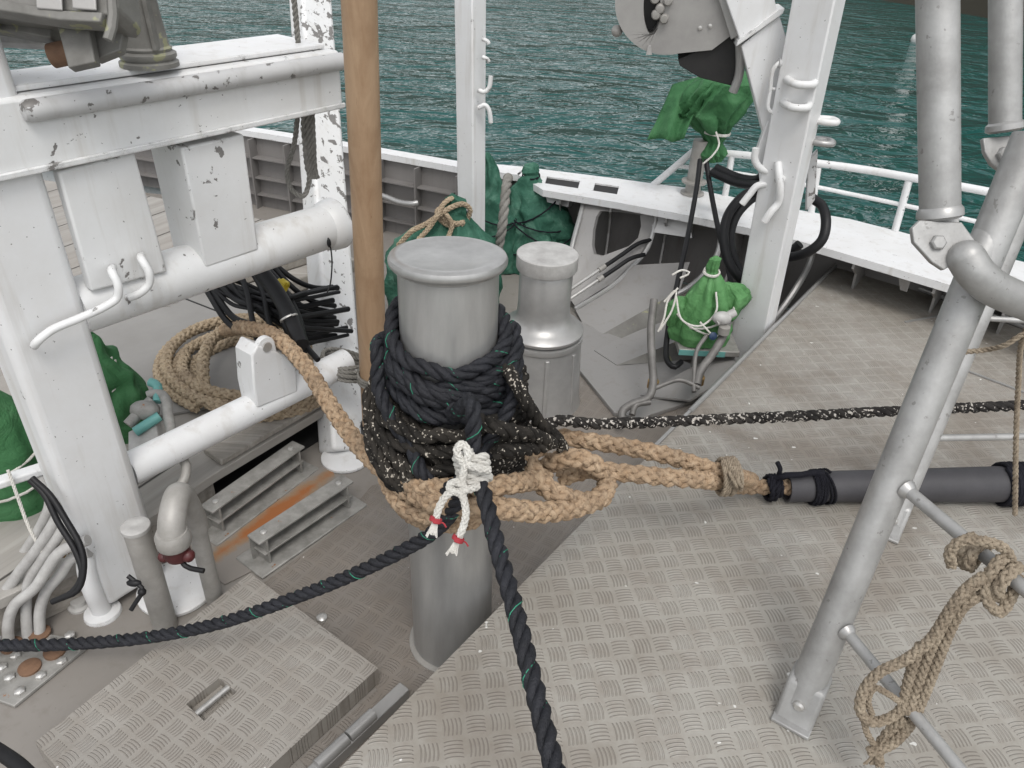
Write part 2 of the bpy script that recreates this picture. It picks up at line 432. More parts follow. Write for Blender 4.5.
    def strand(s, q, r, seg, lay, dep=.10, lobes=3):
        """a strand whose yarns show as ridges that twist along it"""
        n = len(q); T, X, Y = frames(q); vs = []; fs = []; l = 0
        for i in range(n):
            if i: l += (q[i] - q[i - 1]).length
            for k in range(seg):
                a = 2 * math.pi * k / seg
                rr = r * (1 + dep * math.cos(lobes * (a + 2 * math.pi * l / lay)))
                vs.append(q[i] + (X[i] * math.cos(a) + Y[i] * math.sin(a)) * rr)
        for i in range(n - 1):
            for k in range(seg):
                m = (k + 1) % seg
                fs.append((i * seg + k, i * seg + m, (i + 1) * seg + m, (i + 1) * seg + k))
        fs.append(tuple(range(seg - 1, -1, -1))); fs.append(tuple((n - 1) * seg + k for k in range(seg)))
        return s.add(vs, fs)
    def laid(s, path, d, strands=3, lay=None, fuzz=.0, seg=7, closed=False):
        """twisted rope of a few strands along a dense path"""
        lay = lay or d * 3.1; ds = lay / 13
        p = spline(path, ds); T, X, Y = frames(p)
        R = d * (.255 if strands == 3 else .29); r = d * (.262 if strands == 3 else .225)
        for k in range(strands):
            q = []
            for i in range(len(p)):
                a = 2 * math.pi * (i * ds / lay + k / strands)
                w = 1 + fuzz * noise.noise(p[i] * 40 + V((k, 0, 0)))
                q.append(p[i] + (X[i] * math.cos(a) + Y[i] * math.sin(a)) * R * w)
            s.strand(q, r, 9, -d * 2.4, .07) if d > .03 else s.tube(q, r, seg)
        return s
    def plait(s, path, d, pitch=None, seg=6):
        """eight-strand plaited rope: four strands each way, weaving over and under"""
        pitch = pitch or d * 3.2; ds = pitch / (24 if d > .024 else 16)
        p = spline(path, ds); T, X, Y = frames(p)
        R = d * .285; am = d * .075; r = d * .185
        for sg in (1, -1):
            for k in range(4):
                q = []
                for i in range(len(p)):
                    sv = 2 * math.pi * i * ds / pitch
                    a = sg * sv + k * math.pi / 2
                    rad = R + sg * am * math.cos(4 * sv)
                    q.append(p[i] + (X[i] * math.cos(a) + Y[i] * math.sin(a)) * rad)
                s.strand(q, r, 9, sg * d * .95, .09) if d > .024 else s.tube(q, r, seg)
        return s
    def coil(s, c, axis, R, r, turns, length, seg=8, jit=0):
        """a lashing: cord wound turns times round an axis"""
        t = V(axis).normalized(); up = V((0, 0, 1)) if abs(t.z) < .9 else V((1, 0, 0))
        x = (up - t * up.dot(t)).normalized(); y = t.cross(x); q = []; n = int(turns * 20)
        for i in range(n + 1):
            a = 2 * math.pi * i / 20; f = i / n - .5
            rr = R + jit * noise.noise(V((i * .13, turns, R * 9)))
            q.append(V(c) + t * (f * length + jit * noise.noise(V((i * .05, 3, R)))) + (x * math.cos(a) + y * math.sin(a)) * rr)
        return s.tube(q, r, seg)
    def yarn(s, path, d, strands=3, lay=None, r=.0014):
        """a coloured marker yarn that surfaces now and then on one strand of a laid rope"""
        lay = lay or d * 3.1; ds = lay / 13
        p = spline(path, ds); T, X, Y = frames(p); R = d * .255; rs = d * .262; q = []
        for i in range(len(p)):
            a = 2 * math.pi * i * ds / lay; o = X[i] * math.cos(a) + Y[i] * math.sin(a)
            b = 2 * math.pi * i * ds / (lay * 1.37); w = T[i].cross(o)
            q.append(p[i] + o * R + (o * math.cos(b) + w * math.sin(b)) * rs * .985)
        return s.tube(q, r, 5)
    def bundle(s, c, rings, folds=9, amp=.14, seed=0, seg=72, sub=7, crinkle=.008):
        """gathered cloth: rings (z, rx, ry, ox, oy[, amp]) joined with folds that run down it"""
        c = V(c); rnd = random.Random(seed)
        ph = [rnd.uniform(0, 6.28) for _ in range(6)]
        fine = []
        for i in range(len(rings) - 1):
            for j in range(sub):
                t = j / sub; t = t * t * (3 - 2 * t) * .4 + t * .6
                fine.append([a + (b - a) * t for a, b in zip(rings[i], rings[i + 1])])
        fine.append(list(rings[-1])); vs = []; fs = []
        for g in fine:
            z, rx, ry, ox, oy = g[:5]; am = g[5] if len(g) > 5 else amp
            for k in range(seg):
                a = 2 * math.pi * k / seg
                w = a + .5 * noise.noise(V((math.cos(a), math.sin(a), z * 4 + seed)))
                f = (1 - abs(math.sin(w * folds / 2 + ph[0]))) * .75 + (1 - abs(math.sin(w * (folds * .5 + 1) + ph[1] + z * 5))) * .4 - .45
                m = 1 - am * f
                p = V((math.cos(a) * rx * m + ox, math.sin(a) * ry * m + oy, z))
                p += V((noise.noise(p * 11 + V((seed, 0, 0))), noise.noise(p * 11 + V((0, seed, 5))), noise.noise(p * 11 + V((9, 0, seed))))) * crinkle * 1.6
                p += V((noise.noise(p * 26 + V((seed, 0, 0))), noise.noise(p * 26 + V((0, seed, 5))), 0)) * crinkle * .35
                vs.append(c + p)
        n = len(fine)
        for i in range(n - 1):
            for k in range(seg):
                l = (k + 1) % seg
                fs.append((i * seg + k, i * seg + l, (i + 1) * seg + l, (i + 1) * seg + k))
        fs.append(tuple(range(seg - 1, -1, -1))); fs.append(tuple((n - 1) * seg + k for k in range(seg)))
        return s.add(vs, fs)


def build(name, mb, m, parent=None, origin=None, bevel=0, sharp=38, smooth=True):
    root = V((0, 0, 0))
    if parent is not None:
        p = parent
        while p.parent: p = p.parent
        root = p.location.copy()
    elif origin is not None: root = V(origin)
    else:
        lo = [min(v[i] for v in mb.v) for i in range(3)]; hi = [max(v[i] for v in mb.v) for i in range(3)]
        root = V(((lo[0] + hi[0]) / 2, (lo[1] + hi[1]) / 2, lo[2]))
    me = bpy.data.meshes.new(name)
    me.from_pydata([tuple(v - root) for v in mb.v], [], mb.f); me.update()
    if smooth:
        me.shade_smooth(); me.set_sharp_from_angle(angle=R_(sharp))
    me.materials.append(m)
    o = bpy.data.objects.new(name, me); COL.objects.link(o)
    if parent is not None: o.parent = parent
    else: o.location = root
    if bevel:
        b = o.modifiers.new('bevel', 'BEVEL'); b.width = bevel; b.segments = 3; b.limit_method = 'ANGLE'; b.angle_limit = R_(40)
        b.harden_normals = False
    return o


def tag(o, label, cat, group=None):
    o['label'] = label; o['category'] = cat
    if group: o['group'] = group
    return o
def thing(name, label, cat, loc, group=None):
    o = bpy.data.objects.new(name, None); COL.objects.link(o); o.location = V(loc); o.empty_display_size = .1
    return tag(o, label, cat, group)
def struct(name, mb, m, kind='structure', **k):
    o = build(name, mb, m, origin=(0, 0, 0), **k); o['kind'] = kind; return o
UPZ = V((0, 0, 1))

# ================================================================== SETTING
mb = MB()                                              # sea: one sheet to the horizon
mb.add([(-900, -300, -2.2), (900, -300, -2.2), (900, 1500, -2.2), (-900, 1500, -2.2)], [(0, 1, 2, 3)])
struct('sea_water', mb, WATER)


def hills():
    m, nt, b = mat('wooded_hillside'); v = coords(nt)
    col = ramp(nt, noise_n(nt, v, .35, 8, .7), [(.3, (.012, .030, .012)), (.7, (.05, .085, .03))])
    zz = N(nt, 'ShaderNodeSeparateXYZ'); L(nt, v, zz.inputs[0])
    rock = ramp(nt, M(nt, 'ADD', M(nt, 'MULTIPLY', zz.outputs[2], .35), M(nt, 'MULTIPLY', noise_n(nt, v, 1.2, 4), .6)), [(.0, (1, 1, 1)), (.35, (0, 0, 0))])
    col = mixc(nt, rock, col, (.035, .032, .022))
    L(nt, col, b.inputs['Base Color']); setb(b, .9)
    mb = MB(); vs = []; fs = []; na, nr = 120, 16
    for i in range(na + 1):
        az = R_(-75 + 150 * i / na)                       # from the left round to the right
        k = i / na
        base = 30 + 95 * max(0, (.83 - k)) ** .8 if k < .83 else 30 - 6 * (k - .83)
        top = 3.5 + 38 * (1 / (1 + math.exp(-(k - .66) * 22)))
        for j in range(nr + 1):
            t = j / nr
            d = base + t * (26 + 30 * (1 - k))
            z = -2.5 + top * t ** .62
            p = V((math.sin(az) * d, math.cos(az) * d, z))
            q = noise.noise(p * .11) * 3 * t + noise.noise(p * .5) * 1.1 * min(1, t * 3) + noise.noise(p * 1.4) * .35
            p += V((q * .4, q * .4, q * (.9 if t > .02 else .1)))
            vs.append(p)
    for i in range(na):
        for j in range(nr):
            a = i * (nr + 1) + j
            fs.append((a, a + nr + 1, a + nr + 2, a + 1))
    mb.add(vs, fs); struct('wooded_hills', mb, m)
hills()

# ------------------------------------------------------------------ decks
ZP = .33
lo = MB(); poly = [V((-6, -3, 0)), V((4.5, -3, 0)), V((4.5, 3.2, 0)), V((2.85, 4.0, 0)), V((1.5, 4.85, 0)), V((.3, 5.3, 0)), V((-2.2, 6.1, 0)), V((-6, 6.6, 0))]
lo.prism(poly, V((0, 0, -.02)))
struct('lower_steel_deck', lo, GREYP)
mb = MB()
pl = [Z(*p) for p in ((262, 585), (330, 535), (372, 486), (440, 470), (560, 395), (583, 345), (612, 410), (690, 408), (760, 420), (600, 620), (470, 830), (360, 830), (300, 760), (378, 690))]
mb.prism([p + V((0, 0, .004)) for p in pl], V((0, 0, -.003)))
struct('lower_tread_deck', mb, PLATE2, smooth=False)
# raised platform of tread plate (right)
A0 = Z(840, 262, ZP); A1 = Z(338, 770, ZP); dirp = (A1 - A0).normalized()
A2 = A1 + dirp * 1.4
pf = [A0, A2, V((1.2, -1.6, ZP)), V((5, -1.6, ZP)), V((5, 2.9, ZP)), Z(1075, 348, ZP), Z(960, 307, ZP)]
mb = MB(); mb.prism(pf, V((0, 0, -.04)))
struct('raised_tread_platform', mb, PLATE, smooth=False)
# side wall, edge lip and upturned flange round the far corner
mb = MB(); sdn = UPZ.cross(dirp)
if sdn.y > 0: sdn = -sdn
mb.prism([A0 + sdn * .03 + V((0, 0, -.042)), A2 + sdn * .03 + V((0, 0, -.042)), V((A2.x, A2.y, 0)) + sdn * .03, V((A0.x, A0.y, 0)) + sdn * .03], sdn * .01)
struct('platform_side_wall', mb, GREYP)
mb = MB()
mb.beam(A0 + V((0, 0, .006)), Z(655, 447, ZP) + V((0, 0, .006)), .014, .010)
mb.tube([Z(690, 412, ZP) + V((0, 0, .004)), A0 + V((0, 0, .012)), Z(1075, 348, ZP) + V((0, 0, .016))], .013, 10)
struct('platform_edge_trim', mb, CAPST)
mb = MB()
for a, b in (((960, 368), (1024, 392)), ((905, 322), (1024, 300))):
    mb.beam(Z(*a, ZP + .005), Z(*b, ZP + .005), .012, .006)
struct('platform_plate_joint', mb, CAPST)
# planked deck (left) standing over a dark gap
ZW = .2
pk = [Z(-200, 690, ZW), Z(95, 556, ZW), Z(214, 474, ZW), Z(338, 400, ZW), Z(356, 335, ZW), Z(345, 262, ZW), Z(275, 222, ZW), Z(150, 196, ZW), V((-6, 6.4, ZW)), V((-6, 1.2, ZW))]
mb = MB(); mb.prism(pk, V((0, 0, -.045)))
struct('planked_deck', mb, DECKW, bevel=.004)
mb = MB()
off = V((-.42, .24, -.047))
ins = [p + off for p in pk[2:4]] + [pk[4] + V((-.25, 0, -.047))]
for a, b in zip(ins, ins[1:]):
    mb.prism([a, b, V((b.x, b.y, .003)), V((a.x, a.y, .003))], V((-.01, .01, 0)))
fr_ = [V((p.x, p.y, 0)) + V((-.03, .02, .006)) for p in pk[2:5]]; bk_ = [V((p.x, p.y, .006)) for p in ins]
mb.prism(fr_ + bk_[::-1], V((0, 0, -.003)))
struct('gap_shade_under_planks', mb, DARK)  # near-black lining and floor stand in for shade under the planks
mb = MB()
for a, b in zip(pk[:2], pk[1:3]):
    u_ = (b - a).normalized(); n_ = V((-u_.y, u_.x, 0)) * .02
    mb.prism([a + V((0, 0, -.047)) + n_, b + V((0, 0, -.047)) + n_, V((b.x, b.y, .003)) + n_, V((a.x, a.y, .003)) + n_], n_)
struct('planked_deck_edge', mb, PLANKW)
mb = MB()
for a, b in (((150, 285), (265, 330)), ((170, 262), (345, 318))):
    mb.beam(Z(*a, ZW + .021), Z(*b, ZW + .021), .008, .006)
struct('plank_seams', mb, DARK)
# raised painted floor plate between the capstan and the platform
mb = MB()
fp = [Z(*p, .03) for p in ((574, 318), (600, 330), (660, 352), (722, 375), (700, 398), (640, 418), (614, 412), (578, 368), (560, 345))]
mb.prism(fp, V((0, 0, -.026)))
struct('painted_floor_plate', mb, BRACK, bevel=.004)

# ------------------------------------------------------------------ bulwark
RZ = .61
o_w = [(525, 167), (549, 170), (582, 174), (597, 176), (621, 179), (650, 183), (689, 188), (771, 205), (850, 219), (925, 238), (1024, 262), (1100, 283)]
i_w = [(517, 174), (543, 190), (576, 195.5), (591, 198), (615, 202), (642, 207), (680, 214), (748, 228), (822, 247), (900, 270), (1000, 300), (1080, 328)]
OW = [Z(*p, RZ) for p in o_w]; IW = [Z(*p, RZ) for p in i_w]
o_n = [(-120, 62), (60, 100), (245, 126), (330, 139), (400, 151), (455, 160.5), (527, 167)]
i_n = [(-120, 66), (60, 104), (245, 130.5), (330, 144), (400, 156.5), (455, 166.5), (519, 175)]
ON = [Z(*p, RZ) for p in o_n]; IN = [Z(*p, RZ) for p in i_n]
bul = thing('bulwark', 'grey ribbed bulwark with a white capping rail along the far edge of the deck', 'bulwark', (.3, 5.3, 0))
mb = MB(); D4 = V((0, 0, -.045))
rows = [0, .34, .68, 1]
for i in range(len(OW) - 1):
    for r in range(3):
        if r == 1 and i in (1, 3): continue
        a0, a1 = OW[i].lerp(IW[i], rows[r]), OW[i].lerp(IW[i], rows[r + 1])
        b0, b1 = OW[i + 1].lerp(IW[i + 1], rows[r]), OW[i + 1].lerp(IW[i + 1], rows[r + 1])
        if r == 1 and i in (0, 2, 4): pass
        mb.hexa([a0 + D4, b0 + D4, b1 + D4, a1 + D4, a0, b0, b1, a1])
build('cap_rail', mb, WHITEC, bul, smooth=False)
for i in (1, 3):
    m_ = MB(); c_ = [OW[i].lerp(IW[i], .2), OW[i + 1].lerp(IW[i + 1], .2), OW[i + 1].lerp(IW[i + 1], .8), OW[i].lerp(IW[i], .8)]
    m_.prism([p + V((0, 0, -.010)) for p in c_], V((0, 0, -.01))); build('chock_shade_plate', m_, DARK, bul, smooth=False)  # near-black plate paints the shade inside the chock opening
mb = MB()
for i in range(len(ON) - 1):
    a0, a1, b0, b1 = ON[i], IN[i], ON[i + 1], IN[i + 1]
    mb.hexa([a0 + D4, b0 + D4, b1 + D4, a1 + D4, a0, b0, b1, a1])
build('narrow_cap_rail', mb, WHITEC, bul, smooth=False)
# inner plating: upright on the left, flaring outwards on the right
top = [p + V((0, 0, -.047)) for p in IN[:-1]] + [p + V((0, 0, -.047)) for p in IW]
foot = []; inb = []
outp = list(ON[:-1]) + list(OW)
for i, p in enumerate(top):
    q = top[min(i + 1, len(top) - 1)] - top[max(i - 1, 0)]
    inb.append(V((q.y, -q.x, 0)).normalized())
mb = MB(); T2 = []
for i, p in enumerate(top):
    wide = i >= len(IN) - 1
    T2.append(p.lerp(outp[i] + V((0, 0, -.047)), .82) if wide else p - inb[i] * .035)
    foot.append(V((T2[-1].x, T2[-1].y, 0)) + inb[i] * .10 if wide else V((p.x, p.y, 0)))
for i in range(len(top) - 1):
    a, b, c, d = T2[i], T2[i + 1], foot[i + 1], foot[i]
    o = -inb[i] * .012
    mb.hexa([d, c, c + o, d + o, a, b, b + o, a + o])
build('plating', mb, BULW, bul, smooth=False)
mb = MB()                                               # outside of the hull
for i in range(len(OW) - 1):
    a, b = OW[i] + D4, OW[i + 1] + D4
    mb.prism([a, b, V((b.x, b.y, -2.6)), V((a.x, a.y, -2.6))], inb[6 + i] * .02)
for i in range(len(ON) - 2):
    a, b = ON[i] + D4, ON[i + 1] + D4
    mb.prism([a, b, V((b.x, b.y, -2.6)), V((a.x, a.y, -2.6))], inb[i] * .02)
build('hull_side', mb, WHITEC, bul, smooth=False)
# ribs of the left part
for zz in (.42, .26, .12):
    mb = MB()
    for i in range(len(IN) - 2):
        a, b = V((top[i].x, top[i].y, zz)), V((top[i + 1].x, top[i + 1].y, zz))
        a -= inb[i] * .034; b -= inb[i + 1] * .034
        mb.hexa([a + inb[i] * .085 + V((0, 0, -.01)), b + inb[i + 1] * .085 + V((0, 0, -.01)), b + V((0, 0, -.01)), a + V((0, 0, -.01)),
                 a + inb[i] * .085, b + inb[i + 1] * .085, b, a])
    build('stiffener', mb, BULW, bul, smooth=False)
for px in (215, 252, 288, 330, 382, 419, 460, 500):
    # interpolate along the inner rail
    xs = [p[0] for p in i_n]
    for i in range(len(xs) - 1):
        if xs[i] <= px <= xs[i + 1]:
            t = (px - xs[i]) / (xs[i + 1] - xs[i]); p = top[i].lerp(top[i + 1] if i + 1 < len(IN) - 1 else top[i + 1], t); n = inb[i]; break
    mb = MB(); c = V((p.x, p.y, .28)) + n * .02
    s = n.cross(UPZ)
    mb.box(c, (.10, .012, .56), (n, s, UPZ)); build('stiffener', mb, BULW, bul, smooth=False)
mb = MB(); a = Z(384, 192, .33); b = Z(419, 199, .33)
mb.pipe([a + V((0, -.08, 0)), a + V((.03, -.09, -.005)), a.lerp(b, .5) + V((0, -.09, -.02)), b + V((-.03, -.09, -.005)), b + V((0, -.08, 0))], .02, 10)
build('grab_bar', mb, CAPST, bul)

# knees of the right part: sloping webs standing between deck and rail
def quadslab(pts, th=.012, off=None):
    m_ = MB(); p = [Z(*q) if len(q) == 3 else q for q in pts]
    n = (p[1] - p[0]).cross(p[2] - p[0]).normalized()
    if n.z > 0: n = -n
    m_.prism(p, (off if off is not None else n * th)); return m_
# frame web with a lightening hole
outer = [Z(583, 200, .56), Z(618, 205, .56), Z(655, 211, .56), Z(652, 228, .45), Z(646, 246, .34), Z(634, 262, .26), Z(612, 283, .16), Z(575, 306, .03), Z(568, 296, .08), Z(569, 268, .22), Z(575, 235, .39), Z(580, 215, .49)]
inner = [Z(600, 211, .53), Z(620, 212, .53), Z(640, 215, .53), Z(641, 226, .46), Z(638, 238, .39), Z(629, 246, .345), Z(613, 252, .31), Z(602, 256, .28), Z(594, 254, .29), Z(592, 246, .34), Z(593, 230, .43), Z(596, 217, .50)]
mb = MB(); mb.ringplate(outer, inner, V((.02, .03, -.01))); build('knee', mb, BRACK, bul)
mb = MB(); mb.tube(spline([Z(657, 210, .565), Z(654, 228, .45), Z(647, 249, .33), Z(634, 265, .25), Z(612, 286, .15), Z(575, 309, .03)], .03), .016, 8); build('knee_flange', mb, CAPST, bul)
mb = MB(); mb.tube(spline([Z(584, 200, .56), Z(580, 216, .49), Z(574, 238, .39), Z(568, 262, .26), Z(560, 285, .12)], .03), .016, 8); build('knee_flange', mb, CAPST, bul)
for pts in ([(575, 309, .03), (612, 286, .15), (634, 265, .26), (690, 262, .30), (680, 290, .17), (592, 340, .012)],
            [(594, 350, .035), (640, 330, .07), (690, 312, .14), (705, 330, .16), (617, 365, .035)],
            [(640, 395, .035), (690, 368, .12), (735, 345, .2), (735, 372, .2), (690, 400, .07)]):
    build('knee', quadslab(pts), BRACK, bul)
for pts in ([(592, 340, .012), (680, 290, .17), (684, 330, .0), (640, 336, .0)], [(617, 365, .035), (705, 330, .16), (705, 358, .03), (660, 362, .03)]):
    m_ = MB(); m_.prism([Z(*q) for q in pts], V((.0, .012, 0))); build('knee_shade_web', m_, MACH, bul)  # dark colour paints in the shade below the sloping knees
mb = MB(); mb.tube(spline([Z(722, 228, .56), Z(718, 252, .42), Z(706, 272, .32), Z(688, 288, .2), Z(664, 300, .12)], .03), .018, 8); build('knee_flange', mb, CAPST, bul)
mb = MB(); mb.tube(spline([Z(815, 240, .56), Z(810, 262, .42), Z(795, 290, .28), Z(775, 318, .15), Z(755, 340, .1)], .03), .02, 8); build('knee_flange', mb, CAPST, bul)
m_ = MB(); m_.prism([Z(898, 273, .55), Z(912, 277, .55), Z(907, 292, .45), Z(900, 290, .45)], V((.02, .05, 0))); build('knee', m_, BRACK, bul)
# shelf under the rail
m_ = MB(); m_.prism([Z(652, 232, .43), Z(652, 216, .52), Z(690, 222, .52), Z(692, 238, .43)], V((.03, .08, -.02))); build('rail_bracket', m_, CAPST, bul)
m_ = MB(); m_.prism([Z(545, 193, .55), Z(570, 199, .55), Z(568, 207, .50), Z(547, 202, .50)], V((.03, .08, -.02))); build('rail_bracket', m_, CAPST, bul)

for px in (560, 612, 668, 735, 775, 858, 940, 1010):
    xs_ = [p[0] for p in i_w]
    for i in range(len(xs_) - 1):
        if xs_[i] <= px <= xs_[i + 1]:
            t_ = (px - xs_[i]) / (xs_[i + 1] - xs_[i]); pi_, po_ = IW[i].lerp(IW[i + 1], t_), OW[i].lerp(OW[i + 1], t_); n_ = inb[len(IN) - 1 + i]; break
    pi_ = pi_ + V((0, 0, -.05)) - n_ * .015; po_ = po_.lerp(pi_, .12); po_.z = pi_.z
    ft = V((pi_.x, pi_.y, .02)) + n_ * .10
    m_ = MB(); sd_ = n_.cross(UPZ)
    crv = [pi_.lerp(po_, .30) + V((0, 0, -.12)), pi_.lerp(po_, .38) + V((0, 0, -.24)), pi_.lerp(po_, .25) + V((0, 0, -.38))]
    m_.prism([po_, pi_, pi_ + V((0, 0, -.03))] + crv + [ft, V((ft.x, ft.y, .0)) - n_ * .12, po_ + V((0, 0, -.3))], sd_ * .014); build('knee', m_, BRACK, bul, smooth=False)
# hydraulic rods lying against the knees
rods = []
for (a, b) in (((566, 293, .17), (640, 243, .36)), ((572, 298, .14), (632, 258, .31))):
    t = thing('hydraulic_rod', 'black and silver hydraulic hose rod, ' + ('upper' if not rods else 'lower') + ' of the two lying against the bulwark knees', 'hydraulic hose', Z(*a), 'hydraulic hose rods against the knees')
    p, q = Z(*a) + V((-.02, -.06, .02)), Z(*b) + V((-.02, -.06, .02)); rods.append(t)
    mb = MB(); mb.cyl(p, p.lerp(q, .5), .011); build('metal_rod', mb, ZINC, t)
    mb = MB(); mb.pipe([p.lerp(q, .5), p.lerp(q, .75), q, q + V((.1, .08, .0))], .014); build('rubber_hose', mb, BLACKR, t)
    mb = MB(); mb.cyl(p.lerp(q, .46), p.lerp(q, .54), .018); build('coupling', mb, PIPE, t)

# ================================================================== BOLLARD AND CAPSTAN
BC = V((-.168, 1.815, 0)); BT = Z(448, 250, 1.475); bax = (BT - BC).normalized()
BR = .140
def BP(z):                                               # bollard axis at height z
    return BC + bax * (z / bax.z)
t = thing('mooring_bollard', 'tall round grey bollard with a flanged lid, wrapped in black rope', 'bollard', BC)
mb = MB(); mb.lathe(BC, [(BR, -.01), (BR, 1.425), (BR - .004, 1.43)], 64, bax); build('post', mb, BOLL, t)
mb = MB(); hh = 1.44
mb.lathe(BC, [(.10, 1.415), (BR + .001, 1.427), (BR + .003, 1.433), (BR + .017, 1.438), (BR + .023, 1.446), (BR + .024, 1.456), (BR + .020, 1.465), (BR + .010, 1.4695), (BR - .006, 1.47), (BR - .010, 1.4685), (.02, 1.4685)], 72, bax)
build('lid', mb, BOLL, t)
mb = MB(); mb.lathe(BC, [(BR + .018, -.002), (BR + .016, .008), (BR + .003, .014)], 48); build('weld_bead', mb, PIPE, t)

CC = Z(537, 398, 0)
t = thing('capstan', 'smaller grey capstan with stepped drum and worn flat top behind the bollard', 'capstan', CC)
def cz(py): return ZAT(CC, py)
z1 = cz(331); z2 = cz(322); z3 = cz(302); z4 = cz(268); z5 = cz(253)
mb = MB(); mb.lathe(CC, [(.235, .0), (.228, .02), (.220, .05), (.200, z1 - .04), (.208, z1 - .036), (.212, z1 - .02), (.210, z1 - .006), (.19, z1 - .001)], 56); build('base_drum', mb, CAPST, t)
mb = MB(); mb.lathe(CC, [(.165, z1 + .002), (.205, z1 + .008), (.211, z1 + .016), (.211, z1 + .026), (.202, z1 + .036), (.176, z1 + .05), (.152, z1 + .068), (.139, z1 + .09), (.134, z1 + .12), (.131, z1 + .16), (.131, z4 - .03), (.124, z4 - .012), (.133, z4 - .004)], 56); build('winding_drum', mb, CAPST, t)
mb = MB(); mb.lathe(CC, [(.12, z4 - .002), (.146, z4), (.150, z4 + .008), (.150, z5 - .004), (.145, z5), (.02, z5 + .001)], 56); build('drum_head', mb, CAPTOP, t)
for k in range(8):
    a = 2 * math.pi * k / 8 + .15; d = V((math.cos(a), math.sin(a), 0))
    mb = MB(); mb.beam(CC + d * .222 + V((0, 0, .02)), CC + d * .203 + V((0, 0, z1 - .06)), .022, .014, side=d.cross(UPZ)); build('whelp', mb, CAPST, t, bevel=.004)

# ------------------------------------------------------------------ ropes round the bollard
def ring(zc, R, a0, a1, tilt=0, tdir=-90, n=None, dz=0, wob=.0, seed=0):
    """a stretch of turn round the bollard; angles in degrees, -90 faces the camera; tilt lowers the tdir side"""
    n = n or max(6, int(abs(a1 - a0) / 14)); out = []
    for i in range(n + 1):
        f = i / n; a = R_(a0 + (a1 - a0) * f)
        z = zc + dz * f - tilt * math.cos(a - R_(tdir)) + wob * noise.noise(V((math.cos(a) * 2, math.sin(a) * 2, seed)))
        out.append(BP(z) + V((math.cos(a), math.sin(a), 0)) * (R + wob * .6 * noise.noise(V((math.cos(a) * 2 + 7, math.sin(a) * 2, seed)))))
    return out
dB = .043
# new black rope: the upper turns and the two tails
p = []
R1 = BR + dB * .52
p += ring(1.262, R1, 150, 150 + 360, .055, -95, dz=-.045, wob=.012)
p += ring(1.215, R1 + .003, 150, 150 + 360, .05, -100, dz=-.05, wob=.016, seed=2)[1:]
p += ring(1.162, R1 + .012, 150, 150 + 330, .04, -70, dz=-.03, wob=.018, seed=4)[1:]
mbr = MB(); yr = MB()
_l = mbr.laid
def lay_b(path, d, **k):
    _l(path, d, **k); yr.yarn(path, d, lay=k.get('lay'))
lay_b(p, dB)
p2 = ring(1.19, R1 - .01, 140, 160, 0) + ring(1.19, R1 + .042, 178, 195, 0)                 # strand hanging from the left down to the knot
p2 += [Z(0, 0, 0) * 0 + q for q in ring(1.10, R1 + .052, 205, 245, 0, dz=-.12)]
p2 += ring(.93, R1 + .085, 256, 276, 0, dz=-.10)
lay_b(p2, dB)
for zc, rr, ti, td, sd_ in ((1.20, .006, .055, -95, 31), (1.13, .004, .05, -110, 32), (1.10, .010, .035, -70, 33)):
    lay_b(ring(zc, R1 + rr, 150, 470, ti, td, dz=-.02, wob=.014, seed=sd_), dB)
p3 = ring(1.165, R1 + .012, 190, 345, .05, -60, dz=.02, wob=.01, seed=9) # lower crossing turn
lay_b(p3, dB)
p4 = ring(1.23, R1 + .03, 20, -20, 0, dz=-.06) + ring(1.10, R1 + .06, -30, -55, 0, dz=-.10) + ring(.96, R1 + .10, -64, -80, 0, dz=-.06)
lay_b(p4, dB)
p5 = ring(1.19, R1 + .035, 8, -8, 0, dz=-.08) + ring(1.02, R1 + .05, -14, -28, 0, dz=-.12) + ring(.88, R1 + .05, -30, -34, 0, dz=-.03)[:1]
lay_b(p5, dB)
KN = D(473, 468, 1.93)                                  # the knot in front
p6 = ring(1.13, R1 - .02, -75, -76, 0, dz=.0)[:1] + ring(1.09, R1 + .03, -82, -80, 0, dz=-.03)[:2] + [D(472, 405, 1.90), D(473, 440, 1.92), KN, D(483, 492, 1.88), D(497, 545, 1.78), D(515, 610, 1.66), D(535, 690, 1.53), D(556, 775, 1.41), D(580, 870, 1.28)]
lay_b(p6, dB, lay=.125)
p7 = ring(.86, R1 + .105, -60, -90, 0) + [D(462, 482, 2.0), D(452, 512, 2.06), D(432, 533, 2.12), D(398, 553, 2.18), D(340, 580, 2.27), D(280, 603, 2.36), D(220, 623, 2.43), D(150, 637, 2.49), D(70, 644, 2.53), D(0, 645, 2.55), D(-80, 640, 2.6)]
lay_b(p7, dB * .98, lay=.10)
o = build('mooring_rope', mbr, RB); build('green_yarn', yr, YARN, o); tag(o, 'new black rope with green flecks round the bollard top, its tail reaching the lower edge', 'rope')

